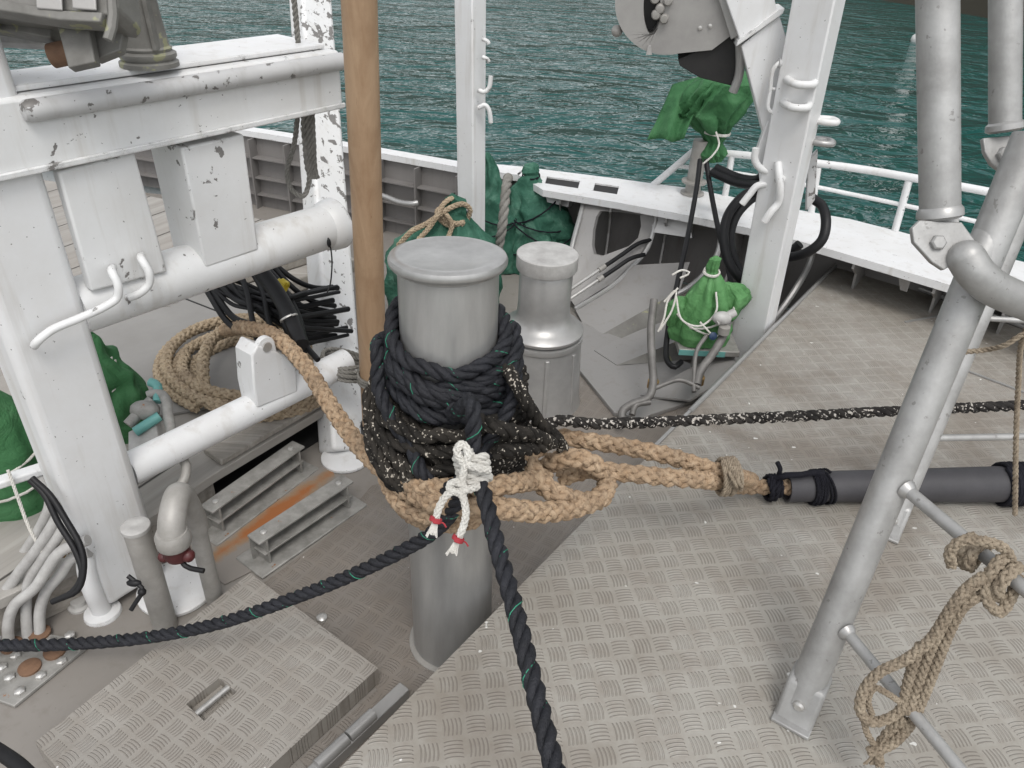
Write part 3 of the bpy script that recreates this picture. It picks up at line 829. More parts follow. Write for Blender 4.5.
# weathered, barnacled black rope: the thick lower turns and the taut line to the right
mbr = MB(); dW = .042; rnd = random.Random(3)
p = []
for k in range(7):
    z = .835 + k * .036; Rw = BR + dW * .55 + .012 + (.05 if k < 4 else .0) * (1 - k / 7)
    p += ring(z, Rw + .0, 100 + 0, 100 + 360, .05 + .01 * k, -70, dz=.045, wob=.022, seed=k)[(1 if k else 0):]
mbr.laid(p, dW, fuzz=.25)
for z_, s_, dz_ in ((1.03, 71, .03), (.99, 72, -.03), (.945, 73, .03)):
    mbr.laid(ring(z_, BR + dW * .6 + .006, 100, 460, .045, -80, dz=dz_, wob=.02, seed=s_), dW, fuzz=.25)
for k in range(5):                                       # outer layer
    z = .865 + k * .042
    mbr.laid(ring(z, BR + dW * 1.5 + .035 - .006 * k, 90 + 20 * k, 90 + 20 * k + 350, .06 - .01 * k, -60 - 25 * k, dz=.03, wob=.03, seed=k + 20), dW * rnd.uniform(.9, 1.05), fuzz=.25)
for k, (a, b, z, dz, rr) in enumerate([(180, 250, 1.08, -.22, .055), (186, 262, 1.04, -.18, .075), (176, 236, 1.0, -.14, .075), (195, 275, 1.08, -.14, .045), (-35, -85, .96, -.10, .085), (-10, -60, 1.02, -.12, .07), (172, 215, 1.10, -.22, .045)]):
    mbr.laid(ring(z, BR + dW * .5 + rr, a, b, 0, dz=dz, wob=.02, seed=k + 40), dW, fuzz=.25)
for pts in ([(506, 366, 2.16), (515, 382, 2.09), (526, 402, 2.11), (540, 424, 2.20), (556, 438, 2.30), (562, 448, 2.36)], [(482, 420, 2.04), (496, 427, 1.99), (514, 432, 2.03), (535, 436, 2.12), (552, 444, 2.24)], [(495, 452, 2.02), (518, 450, 2.08), (538, 447, 2.17), (556, 440, 2.28)]):
    mbr.laid([D(*p) for p in pts], dW, fuzz=.25)
o = build('weathered_rope', mbr, RW); tag(o, 'old black rope crusted with pale specks, coiled thickly round the lower bollard', 'rope')
mbr = MB()
p = ring(.86, BR + .10, 60, 10, 0, dz=-.10) + [D(548, 424, 2.50), D(600, 424, 2.58), D(680, 421, 2.66), D(790, 416.5, 2.73), D(900, 411, 2.78), D(1030, 405, 2.84), D(1120, 401, 2.9)]
mbr.laid(p, .040, fuzz=.3)
o = build('taut_rope', mbr, RS); tag(o, 'taut black rope with white salt specks running right across the raised plate', 'rope')

# tan hawser from the coil on the planks round the bollard foot
mbr = MB(); dT = .064
p = [Z(225, 330, ZW + .2), D(245, 328, 3.25), D(275, 336, 3.06), D(305, 366, 2.90), D(335, 413, 2.68), D(362, 449, 2.52), D(386, 472, 2.40)]
p += [D(410, 492, 2.20), D(445, 504, 2.08), D(497, 508, 2.08), D(545, 512, 2.2), D(583, 505, 2.32), D(603, 494, 2.38), D(607, 480, 2.44), D(597, 467, 2.41), D(576, 458, 2.37), D(554, 462, 2.40), D(537, 474, 2.47), D(520, 484, 2.53)]
mbr.plait(p, dT)
p = [D(378, 440, 2.50), D(396, 476, 2.28), D(428, 488, 2.12), D(470, 488, 2.08), D(510, 484, 2.14), D(545, 478, 2.4)]
mbr.plait(p, dT * .95)
for z_, r_, d_ in ((.70, .040, .03), (.755, .048, .02), (.805, .044, .02)):
    mbr.plait(ring(z_, BR + r_, 150, 310, .03, -80, dz=d_, wob=.008, seed=z_ * 50), dT * .95)
p = [D(380, 445, 2.5), D(392, 490, 2.30), D(412, 511, 2.20), D(450, 519, 2.14)] 
mbr.plait(p, dT * .9)
p = [D(526, 452, 2.34), D(532, 470, 2.30), D(546, 487, 2.28), D(566, 498, 2.28), D(588, 502, 2.34), D(604, 497, 2.42)]
mbr.plait(p, dT)
o = build('tan_hawser', mbr, RT); tag(o, 'thick tan plaited hawser looped round the foot of the bollard and tied in a bight', 'rope')
# the hawser's eye and its lead to the chafe sleeve
t = thing('eye_hawser', 'tan hawser with a spliced eye leading from the bollard into a dark sleeve', 'rope', Z(700, 490, ZP))
mbr = MB(); xm = .060
SL0, SL1 = Z(786, 487, ZP + .063), Z(1012, 484, ZP + .08); sdir = (SL1 - SL0).normalized()
lead = [D(560, 478, 2.50), D(590, 470, 2.47), D(625, 473, 2.44), D(665, 477, 2.44), D(705, 480, 2.49), SL0 - sdir * .16 + V((0, 0, .005)), SL0 - sdir * .07, SL0 + sdir * .05, SL0 + sdir * .15]
mbr.plait(lead, xm); build('standing_part', mbr, RT, t)
mbr = MB(); p = [D(535, 452, 2.62), D(555, 438, 2.60), D(580, 440, 2.58), D(620, 446, 2.56), D(665, 455, 2.54), D(700, 466, 2.55), D(726, 474, 2.55), SL0 - sdir * .13 + V((0, .03, .01))]
mbr.plait(p, xm); build('eye_strand', mbr, RT, t)
mb = MB(); c = D(727, 476, 2.53); mb.laid(coilpath(c, sdir, .060, 5.3, .055, .008), .015); mb.laid(coilpath(c + V((.01, -.05, .03)), sdir + V((.3, 0, .6)), .03, 1.5, .02, .006), .013)
build('whipping', mb, RG, t)
t = thing('chafe_sleeve', 'dark grey hose sleeve lashed over the hawser, lying on the raised plate', 'hose sleeve', SL0)
mb = MB()
q = [SL0, SL0.lerp(SL1, .25), SL0.lerp(SL1, .6), SL1, SL1 + sdir * .5]
pts = spline(q, .03); n = len(pts)
rr = [.058 + .016 * min(1, i / (n * .7)) for i in range(n)]
T_, X_, Y_ = frames(pts); seg = 28
for sgn, off in ((1, 0), (-1, -.007)):
    pass
mb.tube(pts, rr, 28, caps=False); mb.tube(pts, [r - .008 for r in rr], 28, caps=False)
n0 = len(pts) * 28
mb.f += [(k, (k + 1) % 28, n0 + (k + 1) % 28, n0 + k) for k in range(28)]
build('hose', mb, SLEEVE, t)
mb = MB(); mb.laid(coilpath(SL0 + sdir * .12, sdir, .0655, 5, .05, .006), .013); mb.laid(coilpath(SL0 + sdir * .155, sdir + V((0, .2, .15)), .067, 2, .03, .006), .011)
mb.laid(coilpath(SL0 - sdir * .055, sdir, .042, 3.4, .045, .014), .022)
mb.tube(spline([SL0 - sdir * .06 + V((0, 0, .045)), SL0 - sdir * .03 + V((0, -.02, .075)), SL0 + sdir * .03 + V((0, -.02, .078)), SL0 + sdir * .08 + V((0, -.01, .078)), SL0 + sdir * .13 + V((0, 0, .066))], .012), .012, 8)
mb.tube(spline([SL0 - sdir * .045 + V((0, 0, .06)), SL0 - sdir * .05 + V((0, -.01, .10)), SL0 - sdir * .065 + V((0, 0, .125))], .01), .009, 8)
build('lashing', mb, RK, t)
mb = MB(); mb.coil(SL1 - sdir * .0, sdir, .081, .009, 9, .10, jit=.006); build('lashing', mb, RK, t)

# white lashing knot
KN2 = KN
t = thing('cotton_lashing', 'knotted white cotton lashing with red whipped ends tied round the black rope', 'rope', KN2)
ax = (D(480, 490, 1.90) - D(472, 440, 1.92)).normalized()
mb = MB(); mb.laid(coilpath(KN2 + V((0, -.004, 0)), ax, .037, 4.4, .078, .004, 18), .0235)
dd = lambda x, y, d=1.87: D(x, y, d)
mb.plait([dd(490, 470), dd(478, 468, 1.86), dd(463, 462), dd(457, 450, 1.86), dd(462, 444, 1.86), dd(468, 452, 1.86), dd(464, 470), dd(461, 486)], .021)
mb.plait([dd(480, 486), dd(466, 490), dd(455, 492), dd(449, 488), dd(454, 482), dd(464, 487), dd(462, 498)], .021)
build('knot', mb, RWH, t)
for k, q in enumerate(([dd(460, 490), dd(464, 500), dd(466, 515), dd(462, 530), dd(457, 541)], [dd(456, 490), dd(446, 496), dd(439, 508), dd(435, 522)])):
    mb = MB(); mb.plait(q, .020); e = build('tail', mb, RWH, t)
    d_ = (q[-1] - q[-2]).normalized()
    mb = MB(); mb.coil(q[-1] - d_ * .006, d_, .0125, .0035, 3, .010); mb.tube(spline([q[-1], q[-1] + V((.02, 0, -.002)), q[-1] + V((.028, -.004, -.012))], .004), .0022, 6)
    build('red_whipping', mb, REDT, e)
    mb = MB()
    for j in range(16):
        a = j * 2.4; r = .006 * math.sqrt(j / 16 + .1)
        o_ = V((math.cos(a), .3 * math.sin(a), math.sin(a) * .3)) * r
        mb.tube([q[-1] + o_, q[-1] + o_ * 1.6 + d_ * .018, q[-1] + o_ * 2.6 + d_ * (.03 + .01 * math.sin(j * 5))], .0022, 5)
    build('frayed_end', mb, RWH, e)

# ------------------------------------------------------------------ coil of tan hawser on the planks
mbr = MB(); p = []
for k in range(3):
    for i in range(14):
        a = 2 * math.pi * i / 14 + 2.2
        rx, ry = (90 - 13 * k, 48 - 8.5 * k)
        cx, cy = 250 + 3 * k, 369 + 1.5 * k
        zz = ZW + .035 + .03 * (k % 2) + .015 * max(0, math.sin(a + k))
        p.append(Z(cx + rx * math.cos(a) + 2.5 * noise.noise(V((i * .7, k, 0))), cy + ry * math.sin(a) + 2.5 * noise.noise(V((i * .7, k, 5))), zz))
mbr.plait(p, .056)
for k, (rx, ry, cx, cy, a0, a1, z_) in enumerate(((86, 45, 252, 363, 105, 290, .105), (64, 30, 246, 366, 60, 200, .11))):
    mbr.plait([Z(cx + rx * math.cos(R_(a0 + (a1 - a0) * i / 10)), cy + ry * math.sin(R_(a0 + (a1 - a0) * i / 10)), ZW + z_ - .03 * abs(i - 5) / 5) for i in range(11)], .056)
mbr.plait([Z(206, 396, ZW + .08), Z(203, 374, ZW + .14), Z(206, 350, ZW + .16), Z(220, 332, ZW + .16), Z(245, 322, ZW + .13), Z(270, 322, ZW + .09)], .058)
o = build('rope_coil', mbr, RC); tag(o, 'coil of pale tan plaited hawser lying on the grey planks', 'rope')

# ================================================================== WHITE TRESTLE FRAME
FL, FR = Z(128, 585, 0), Z(343, 452, 0)
fu = (FR - FL); fu.z = 0; fu.normalize(); fn = V((fu.y, -fu.x, 0))      # along the frame, towards the viewer
FP = lambda x, y, o=0: PL(x, y, FL + fn * o, fn)
FRT = Z(306, -60, 2.02)
t = thing('trestle_frame', 'large white painted trestle with chipped paint, two legs and cross pipes, beside the timber post', 'frame', FL)
mb = MB(); mb.beam(FL + V((0, 0, .03)), V((FL.x, FL.y, 2.15)) + fu * -.02, .235, .17, side=fu); build('leg', mb, WHITEC, t, bevel=.03)
mb = MB(); mb.beam(FR + V((0, 0, .0)), FRT, .185, .15, side=fu); build('leg', mb, WHITEX, t, bevel=.02)
mb = MB(); q = [FL + fu * .02 + fn * .03 + V((0, 0, .0))]
mb.lathe(Z(178, 588, .004), [(.145, 0), (.145, .012), (.135, .018), (.02, .019)], 40); build('foot_plate', mb, WHITEC, t)
mb = MB(); mb.lathe(Z(346, 458, .004), [(.115, 0), (.115, .012), (.105, .018), (.02, .019)], 40); build('foot_plate', mb, WHITEC, t)
mb = MB(); a = Z(103, 613, .0); mb.pipe([FP(80, 430, -.03), FP(88, 500, .04), a + V((0, 0, .22)), a], .034); build('strut_pipe', mb, WHITEC, t)
mb = MB(); mb.lathe(a, [(.065, 0), (.062, .012), (.036, .02)], 24); build('strut_foot', mb, WHITEC, t)
# box beam
zt, zb = 1.80, 1.61
dL, dR = -.10, (FP(341, 70, .1) - FL).dot(fu)
def fpt(d, z, o): return V((FL.x, FL.y, 0)) + fu * d + fn * o + V((0, 0, z))
mb = MB(); mb.prism([fpt(dL, zb, .10), fpt(dR, zb, .10), fpt(dR, zt, .10), fpt(dL, zt, .10)], -fn * .27); build('box_beam', mb, WHITE, t, bevel=.012)
mb = MB(); mb.prism([fpt(dL, zt + .003, .06), fpt(dR - .03, zt + .003, .06), fpt(dR - .03, zt + .003, -.20), fpt(dL + .5, zt + .003, -.20), fpt(dL + .38, zt + .003, -.14), fpt(dL, zt + .003, -.14)], V((0, 0, .016))); build('beam_top_plate', mb, WHITEC, t, bevel=.005)
mb = MB(); p0, p1 = FP(20, 108, .108), fpt(dR, zt - .035, .108)
p0.z = zt - .035
pts = [p0, p0.lerp(p1, .004), p0.lerp(p1, .015)] + [p0.lerp(p1, k / 20) for k in range(1, 21)]
mb.tube(pts, [.006, .022, .029] + [.029] * 20, 20); build('rubbing_bar', mb, WORN, t)
mb = MB(); mb.prism([fpt(dL, zb + .014, .101), fpt(dR, zb + .014, .101), fpt(dR, zb - .004, .101), fpt(dL, zb - .004, .101)], fn * .012); build('beam_flange', mb, WHITE, t, bevel=.004)
# big lower pipe and the upright box plates between
a, b = FP(80, 305), FP(334, 224)
mb = MB(); mb.cyl(a - fu * .02, b + fu * .02, .088, seg=40); build('cross_pipe', mb, WHITE, t)
mb = MB(); mb.lathe(b - fu * .05, [(.088, -.01), (.094, -.004), (.102, .03), (.104, .06)], 40, fu); build('pipe_collar', mb, WHITE, t)
a, b = FP(128, 470), FP(346, 362)
mb = MB(); mb.cyl(a, b, .062, seg=32); build('cross_pipe', mb, WHITEC, t)
def upright(quad, depth):
    m_ = MB(); m_.prism([FP(x, y, .085) for x, y in quad], -fn * depth); return build('upright_plate', m_, WHITE, t, bevel=.008)
upright([(58, 172), (135, 152), (168, 272), (92, 292)], .04)
upright([(181, 148), (244, 134), (259, 250), (206, 268)], .19)
# hook rods welded on the front
mb = MB(); mb.pipe([FP(113, 268, .10), FP(112, 272, .15), FP(118, 285, .17), FP(117, 298, .165), FP(104, 307, .16), FP(80, 318, .15), FP(52, 330, .14), FP(38, 341, .13), FP(34, 346, .11)], .0125, 10, .01); build('hook_rod', mb, WHITE, t)
mb = MB(); mb.pipe([FP(141, 256, .10), FP(142, 260, .15), FP(149, 272, .17), FP(149, 284, .165), FP(140, 293, .15), FP(128, 298, .10)], .0125, 10, .01); build('hook_rod', mb, WHITE, t)
# bracket box on the lower pipe with a lug
mb = MB(); mb.prism([FP(252, 356, .06), FP(258, 345, .06), FP(284, 354, .06), FP(296, 368, .06), FP(298, 392, .06), FP(258, 408, .06), FP(254, 388, .06)], -fn * .11); build('pipe_bracket', mb, WHITEC, t, bevel=.008)
lug = FP(263, 350, .03)
mb = MB(); pr = []
for k in range(13):
    an = R_(180 * k / 12); pr.append(lug + fu * .042 * math.cos(an) + V((0, 0, .02 + .045 * math.sin(an))))
pr = [lug + fu * .046 + V((0, 0, -.04))] + pr + [lug - fu * .046 + V((0, 0, -.04))]
mb.prism(pr, fn * .025); lg = build('lug', mb, WHITEC, t, bevel=.003)
mb = MB(); mb.cyl(lug + V((0, 0, .025)) + fn * .02, lug + V((0, 0, .025)) + fn * .034, .02); build('pin', mb, ZINC, lg)
# thin black wire hanging at the right leg
mb = MB(); mb.pipe([FP(328, 238, .1), FP(331, 250, .1), FP(332, 265, .1), FP(330, 285, .1), FP(327, 293, .1)], .003, 6, .01)
mb.ball(FP(329, 243, .1), .012, sq=(.7, .7, 1.6)); build('wire_end', mb, BLACKR, t)
# rag lashing where the lower pipe meets the leg
mb = MB()
for k in range(3):
    mb.laid(coilpath(FP(346, 366, .0), (fu * .3 + V((0, 0, 1)) + fn * (.2 * k - .2)), .112 + .004 * k, 2.6, .06, .016), .020)
o = build('grey_lashing', mb, RGY); tag(o, 'grey rope lashing binding the white leg to the timber post', 'lashing')

# blue edged pole behind the first plate
mb = MB(); mb.cyl(FP(61, 176, -.05), FP(82, 250, -.05), .012, seg=12); o = build('blue_pole', mb, BLUE); tag(o, 'thin blue pole showing behind the leftmost upright plate of the white trestle', 'pole')
# grey rope loops hanging beside the right leg
mbr = MB(); q = lambda x, y, d=3.0: D(x, y, d)
mbr.laid([q(292, -20, 2.5), q(296, 20, 2.6), q(302, 90, 2.78), q(306, 150, 2.9), q(309, 182, 2.96), q(303, 196, 2.98), q(292, 190, 2.97), q(287, 172, 2.94), q(294, 145, 2.9), q(299, 100, 2.8)], .020)
for k in range(3): mbr.laid([q(303 + 4 * k, 100, 2.8), q(305 + 4 * k, 140, 2.88), q(309 + 3 * k, 172, 2.95), q(313 + 2 * k, 178, 2.96)], .024)
o = build('hanging_rope', mbr, RGY); tag(o, 'grey rope with a loop hanging beside the right leg of the white trestle', 'rope')

# timber post
PB, PT = Z(376, 448, 0), D(358, -30, 2.25)
t = thing('timber_post', 'round brown varnished timber post with a black band near its foot', 'post', PB)
mb = MB(); n = 60
mb.tube([PB.lerp(PT, k / n) for k in range(n + 1)], [.059 - .004 * k / n for k in range(n + 1)], 32); build('pole', mb, POSTW, t)
ap = (PT - PB).normalized(); hb = (ZAT(PB, 428)); 
mb = MB(); mb.lathe(PB, [(.066, hb - .05), (.068, hb - .045), (.068, hb + .045), (.064, hb + .05)], 32, ap); build('band', mb, BLACKR, t)
mb = MB(); zc = ZAT(PB, 366) ; mb.laid(coilpath(PB + ap * (zc / ap.z), ap, .066, 4.5, .05, .004), .013); build('cord_whipping', mb, RGY, t)

# white square post with hooks behind the bollard
WB, WT = Z(472, 296, 0), YP(470, -40, 4.60)
t = thing('hook_post', 'white square post with small hooks rising behind the bollard', 'post', WB)
aw = (WT - WB).normalized(); sx = V((.80, -.6, 0)).normalized()
mb = MB(); mb.beam(WB, WT, .135, .115, side=V((.78, -.62, 0))); build('shaft', mb, WHITEC, t, bevel=.008)
WP = lambda x, y, d=0: PL(x, y, WB + V((.05, -.09 - d, 0)), V((0, 1, 0)))
for pts in ([(478, 90), (484, 92), (489, 88), (491, 76)], [(478, 108), (485, 105), (489, 110), (491, 123)]):
    m_ = MB(); m_.pipe([WP(*p) for p in pts], .013, 10, .01); build('hook', m_, WHITE, t)
for y in (42, 60):
    m_ = MB(); m_.pipe([WP(482, y - 3), WP(487, y - 1), WP(489, y + 2)], .011, 8, .01); build('stub', m_, WHITE, t)

# ================================================================== A-FRAME ON THE RIGHT
AB = YP(744, 372, 3.85); AB.z = max(AB.z, 0); AT = YP(827, -40, 3.72)
t = thing('davit_frame', 'white slanted davit leg with brace, lugs and cleats standing by the platform edge', 'davit', V((AB.x, AB.y, 0)))
aa = (AT - AB).normalized(); asd = V((.8, -.6, 0))
mb = MB(); mb.beam(AB - aa * .12, AT, .185, .15, side=asd); build('leg', mb, WHITEC, t, bevel=.008)
AP = lambda x, y, o=0: PL(x, y, V((AB.x, 3.80 - o, 0)), V((.1, 1, .0)).normalized())
# brace towards the upper left: two-piece box with a collar
BRN = V((.1, 1, 0)).normalized()
mb = MB(); mb.prism([AP(741, 46), AP(779, 14), AP(795, 66), AP(786, 130), AP(768, 150)], BRN * .12); build('brace', mb, WHITEC, t, bevel=.006)
mb = MB(); mb.prism([AP(712, -40), AP(758, -60), AP(778, 12), AP(741, 44)], BRN * .12); build('brace', mb, WHITEC, t, bevel=.006)
mb = MB(); mb.prism([AP(736, 47, .02), AP(738, 41, .02), AP(779, 9, .02), AP(785, 8, .02), AP(783, 14, .02)], BRN * .17); build('brace_collar', mb, WHITE, t, bevel=.004)
mb = MB(); mb.prism([AP(757, 150, .005), AP(768, 120, .005), AP(782, 128, .005), AP(790, 215, .005), AP(766, 230, .005)], BRN * .05); build('gusset', mb, WHITEC, t, bevel=.006)
# D-lugs on the leg's face
def dlug(x, y, wd, name='lug'):
    m_ = MB(); a, b = AP(x - wd / 2, y, .15), AP(x + wd / 2, y, .15)
    m_.pipe([a + V((0, .12, 0)), a + V((0, .0, 0)), a.lerp(b, .2) + V((0, -.035, -.004)), a.lerp(b, .8) + V((0, -.035, -.004)), b, b + V((0, .12, 0))], .018, 10, .01)
    return build(name, m_, WHITE, t)
dlug(803, 82, 24); dlug(798, 105, 22)
m_ = MB(); m_.box(AP(803, 74, .10), (.15, .06, .05), (asd.normalized(), asd.cross(aa).normalized(), aa)); build('lug_block', m_, WHITE, t, bevel=.008)
for (x, y) in ((826, 121), (822, 142)):
    m_ = MB(); c = AP(x, y, .03); m_.pipe([c + V((-.05, 0, 0)), c + V((.0, -.03, 0)), c + V((.045, -.02, 0)), c + V((.045, .03, 0)), c + V((-.0, .045, 0)), c + V((-.05, .03, 0))], .016, 10, .01); build('lug', m_, WHITE if y < 130 else CAPST, t)
m_ = MB(); m_.pipe([AP(783, 62, .04), AP(779, 63, .07), AP(773, 70, .07), AP(770, 90, .06), AP(768, 108, .06), AP(771, 112, .06), AP(778, 112, .04)], .010, 8, .01); build('side_handle', m_, WHITE, t)
m_ = MB(); m_.cyl(AP(771, 89, .06), AP(788, 89, .03), .008); build('handle_strut', m_, WHITE, t)
m_ = MB(); m_.cyl(AP(778, 63, .07), AP(788, 65, .06), .02); build('handle_boss', m_, WORN, t)
# cleat with pins
m_ = MB(); m_.pipe([AP(778, 162, .09), AP(779, 175, .12), AP(780, 190, .13), AP(778, 203, .12), AP(770, 213, .13), AP(764, 222, .13)], .019, 12, .01); m_.cyl(AP(785, 178, .06), AP(779, 180, .13), .022); build('cleat', m_, WHITE, t)
m_ = MB(); m_.box(AP(785, 187, .075), (.075, .04, .17), (asd.normalized(), V((0, 1, 0)), aa)); build('cleat_base', m_, WHITE, t, bevel=.012)
for pts in ([(768, 172), (760, 168), (755, 160), (756, 148)], [(768, 184), (757, 186), (750, 194), (742, 204)]):
    m_ = MB(); m_.pipe([AP(*p, .05) for p in pts], .018, 10, .01); build('hook', m_, WHITE, t)
m_ = MB(); m_.prism([AP(808, 160, -.04), AP(818, 150, -.04), AP(815, 200, -.04), AP(806, 212, -.04)], BRN * .03); build('worn_pad', m_, WORN, t, bevel=.004)

# hanging block
t = thing('rope_block', 'grey steel sheave block with a bolted cheek plate hanging off the davit brace', 'pulley block', YP(665, 60, 4.25))
KP = lambda x, y, o=0: PL(x, y, V((0, 4.2 - o, 0)), V((.12, 1, .1)).normalized()); kn = V((.12, 1, .1)).normalized()
circ = lambda cx, cy, r, a0, a1, n: [(cx + r * math.cos(R_(a0 + (a1 - a0) * i / n)), cy + r * math.sin(R_(a0 + (a1 - a0) * i / n))) for i in range(n + 1)]
outl = circ(666, 4, 51, 270, 75, 26) + [(712, 50), (733, 34), (722, 0), (712, -45)]
slot = circ(656, 6, 1, 270, 75, 26)
ins = []
for i, (x, y) in enumerate(outl):
    f = i / len(outl) * 2 * math.pi
    ins.append((652 + 8.5 * math.cos(4.71 - f), 8 + 27 * math.sin(4.71 - f)))
mb = MB(); mb.ringplate([KP(*p) for p in outl], [KP(*p) for p in ins], kn * .022); build('cheek_plate', mb, BLOCK, t)
mb = MB(); mb.prism([KP(*p, -.16) for p in outl], kn * .022); build('cheek_plate', mb, BLOCK, t)
c = KP(672, 2, -.09)
mb = MB(); mb.lathe(c, [(.20, -.055), (.22, -.05), (.17, -.02), (.17, .02), (.22, .05), (.20, .055)], 48, kn); build('sheave', mb, DARK, t)
for (x, y) in ((660, 8), (664, 18), (656, 14), (668, 0), (655, -2)):
    m_ = MB(); m_.lathe(KP(x, y, 0), [(.022, -.002), (.022, .022), (.016, .03), (.004, .031)], 12, -kn); build('bolt', m_, PIPE, t)
for (x, y) in ((710, 26), (700, 28)):
    m_ = MB(); m_.lathe(KP(x, y, 0), [(.010, -.002), (.010, .006), (.004, .008)], 10, -kn); build('bolt', m_, ZINC, t)
mb = MB(); mb.prism([KP(733, 33, -.02), KP(738, 45, -.02), KP(738, 70, -.02), KP(732, 86, -.02), KP(700, 78, -.02), KP(680, 66, -.02), KP(678, 60, -.02)], kn * .14); build('guard', mb, DARK, t, bevel=.004)
mb = MB(); mb.pipe([KP(737, 24, 0), KP(740, 50, 0), KP(739, 75, 0), KP(733, 92, 0)], .022, 12); build('guard_bar', mb, CAPST, t)
mb = MB(); mb.prism([KP(706, -40, .03), KP(715, -45, .03), KP(740, 35, .03), KP(731, 40, .03)], kn * .06); build('side_bar', mb, CAPST, t, bevel=.004)
m_ = MB(); m_.ball(KP(617, 31, -.05), .028, 12, 8); build('grease_cap', m_, PIPE, t)
m_ = MB(); m_.prism([KP(646, 55, .01), KP(652, 55, .01), KP(651, 46, .01), KP(648, 46, .01)], kn * .02); build('hanging_tab', m_, CAPTOP, t)

# grey post on the rail with a hooded green tarp, and its cables
GB = Z(692, 194, RZ)
t = thing('capped_rail_post', 'grey flanged pipe post on the white rail under the green hood', 'post', GB)
zq = ZAT(GB, 140)
mb = MB(); mb.cyl(GB, V((GB.x, GB.y, zq)), .052, seg=24); build('pipe', mb, PIPE, t)
mb = MB(); mb.lathe(GB, [(.08, .003), (.08, .014), (.055, .018)], 24); mb.lathe(GB + V((0, 0, .08)), [(.053, 0), (.085, .002), (.085, .016), (.053, .02)], 24); build('flange', mb, PIPE, t)
zz = lambda py: ZAT(GB, py) - GB.z
S = (GB - CO).dot(CF) / F                                # metres per pixel there
mb = MB(); g = lambda py, rx, ry, ox, oy=0, am=.2: (zz(py), rx * S, ry * S, ox * S, oy * S, am)
mb.bundle(GB, [g(160, 10, 10, 12, 0, .3), g(152, 14, 13, 12, 0, .3), g(141, 9, 9, 12, 0, .25), g(133, 13, 12, 10, 0, .3), g(125, 20, 16, 6, 0, .34), g(112, 31, 22, 3, 0, .34), g(96, 31, 25, 8, 0, .3), g(80, 27, 24, 14, 0, .22), g(71, 17, 16, 16, 0, .2), g(68, 4, 4, 16, 0, .1)], 11, .3, 4, sub=8, crinkle=.010)
hd = build('green_hood', mb, TARP); tag(hd, 'green tarp hood tied over the rail post under the sheave block', 'tarp')
mb = MB()                                                 # loose flap to the left
fl = [D(648, 141, 4.9), D(672, 142, 4.86), D(690, 128, 4.88), D(700, 100, 4.85), D(690, 82, 4.9), D(668, 92, 4.93), D(658, 118, 4.95)]
vs = []; fs = []; nu, nv = 14, 10
A_, B_, C_, D_ = D(648, 139, 4.92), D(684, 140, 4.82), D(708, 74, 4.84), D(672, 84, 4.95)
for i in range(nu + 1):
    for j in range(nv + 1):
        u, v = i / nu, j / nv
        p = (A_.lerp(B_, u)).lerp(D_.lerp(C_, u), v)
        p += CF * (.05 * math.sin(u * 9 + v * 2) * (1 - v)) + V((0, 0, .02 * math.sin(u * 8) * (1 - v)))
        p += V((noise.noise(p * 7), noise.noise(p * 7 + V((5, 0, 0))), noise.noise(p * 7 + V((0, 5, 0))))) * .012
        vs.append(p)
for i in range(nu):
    for j in range(nv):
        a = i * (nv + 1) + j; fs.append((a, a + nv + 1, a + nv + 2, a + 1))
mb.add(vs, fs); fo = build('flap', mb, TARP, hd)
so_ = fo.modifiers.new('thickness', 'SOLIDIFY'); so_.thickness = .006
mb = MB(); mb.coil(GB + V((11 * S, 0, zz(131))), V((.1, 0, 1)), 14.5 * S, .006, 2.2, .02, jit=.006)
mb.tube(spline([D(716, 132, 4.8), D(719, 145, 4.78), D(713, 155, 4.78), D(703, 164, 4.8)], .02), .006, 7); build('tie_cord', mb, RWH, hd)
mb = MB()
for pts in ([(700, 160), (697, 185), (688, 235), (676, 290), (668, 345)], [(706, 160), (712, 195), (720, 235), (727, 262)]):
    pass
for i, (pts, lab) in enumerate(((((700, 160, 4.82), (697, 185, 4.75), (688, 235, 4.6), (677, 285, 4.4), (668, 330, 4.25), (667, 360, 4.15), (674, 367, 4.1), (681, 362, 4.15)), 'thin black cable dropping from the green hood to the deck, left of the pair'),
                         (((706, 160, 4.82), (711, 192, 4.75), (719, 232, 4.6), (728, 268, 4.5), (735, 300, 4.4)), 'thin black cable dropping from the green hood, right of the pair'))):
    mb = MB(); mb.pipe([D(*p) for p in pts], .016, 10); o = build('black_cable', mb, BLACKR); tag(o, lab, 'cable', 'black cables under the green hood')
# black hoses looped round the davit leg
hs = [((712, 172, 4.75), (735, 182, 4.65), (755, 185, 4.5), (772, 180, 4.3), (778, 150, 4.3)),
      ((716, 168, 4.75), (740, 178, 4.65), (760, 178, 4.5), (768, 160, 4.4), (775, 140, 4.3)),
      ((765, 188, 4.3), (745, 195, 4.3), (728, 215, 4.3), (724, 240, 4.3), (730, 265, 4.3), (742, 280, 4.3), (752, 286, 4.35)),
      ((768, 190, 4.35), (750, 200, 4.35), (735, 218, 4.35), (730, 240, 4.35), (736, 265, 4.35), (748, 285, 4.4)),
      ((812, 198, 4.25), (822, 206, 4.2), (826, 222, 4.15), (822, 240, 4.15), (808, 252, 4.2), (790, 257, 4.3), (770, 256, 4.35), (752, 280, 4.4)),
      ((800, 244, 4.3), (790, 252, 4.35), (780, 256, 4.4), (762, 268, 4.4), (745, 292, 4.4), (738, 300, 4.4))]
labs = ['upper', 'second', 'outer left loop', 'inner left loop', 'right loop', 'short crossing']
t = thing('hose_loop', 'bundle of black hydraulic hoses looped round the white davit leg', 'hose', D(745, 300, 4.4))
for h_ in hs:
    mb = MB(); mb.pipe([D(*p) for p in h_], .027, 12); build('hose', mb, BLACKR, t)
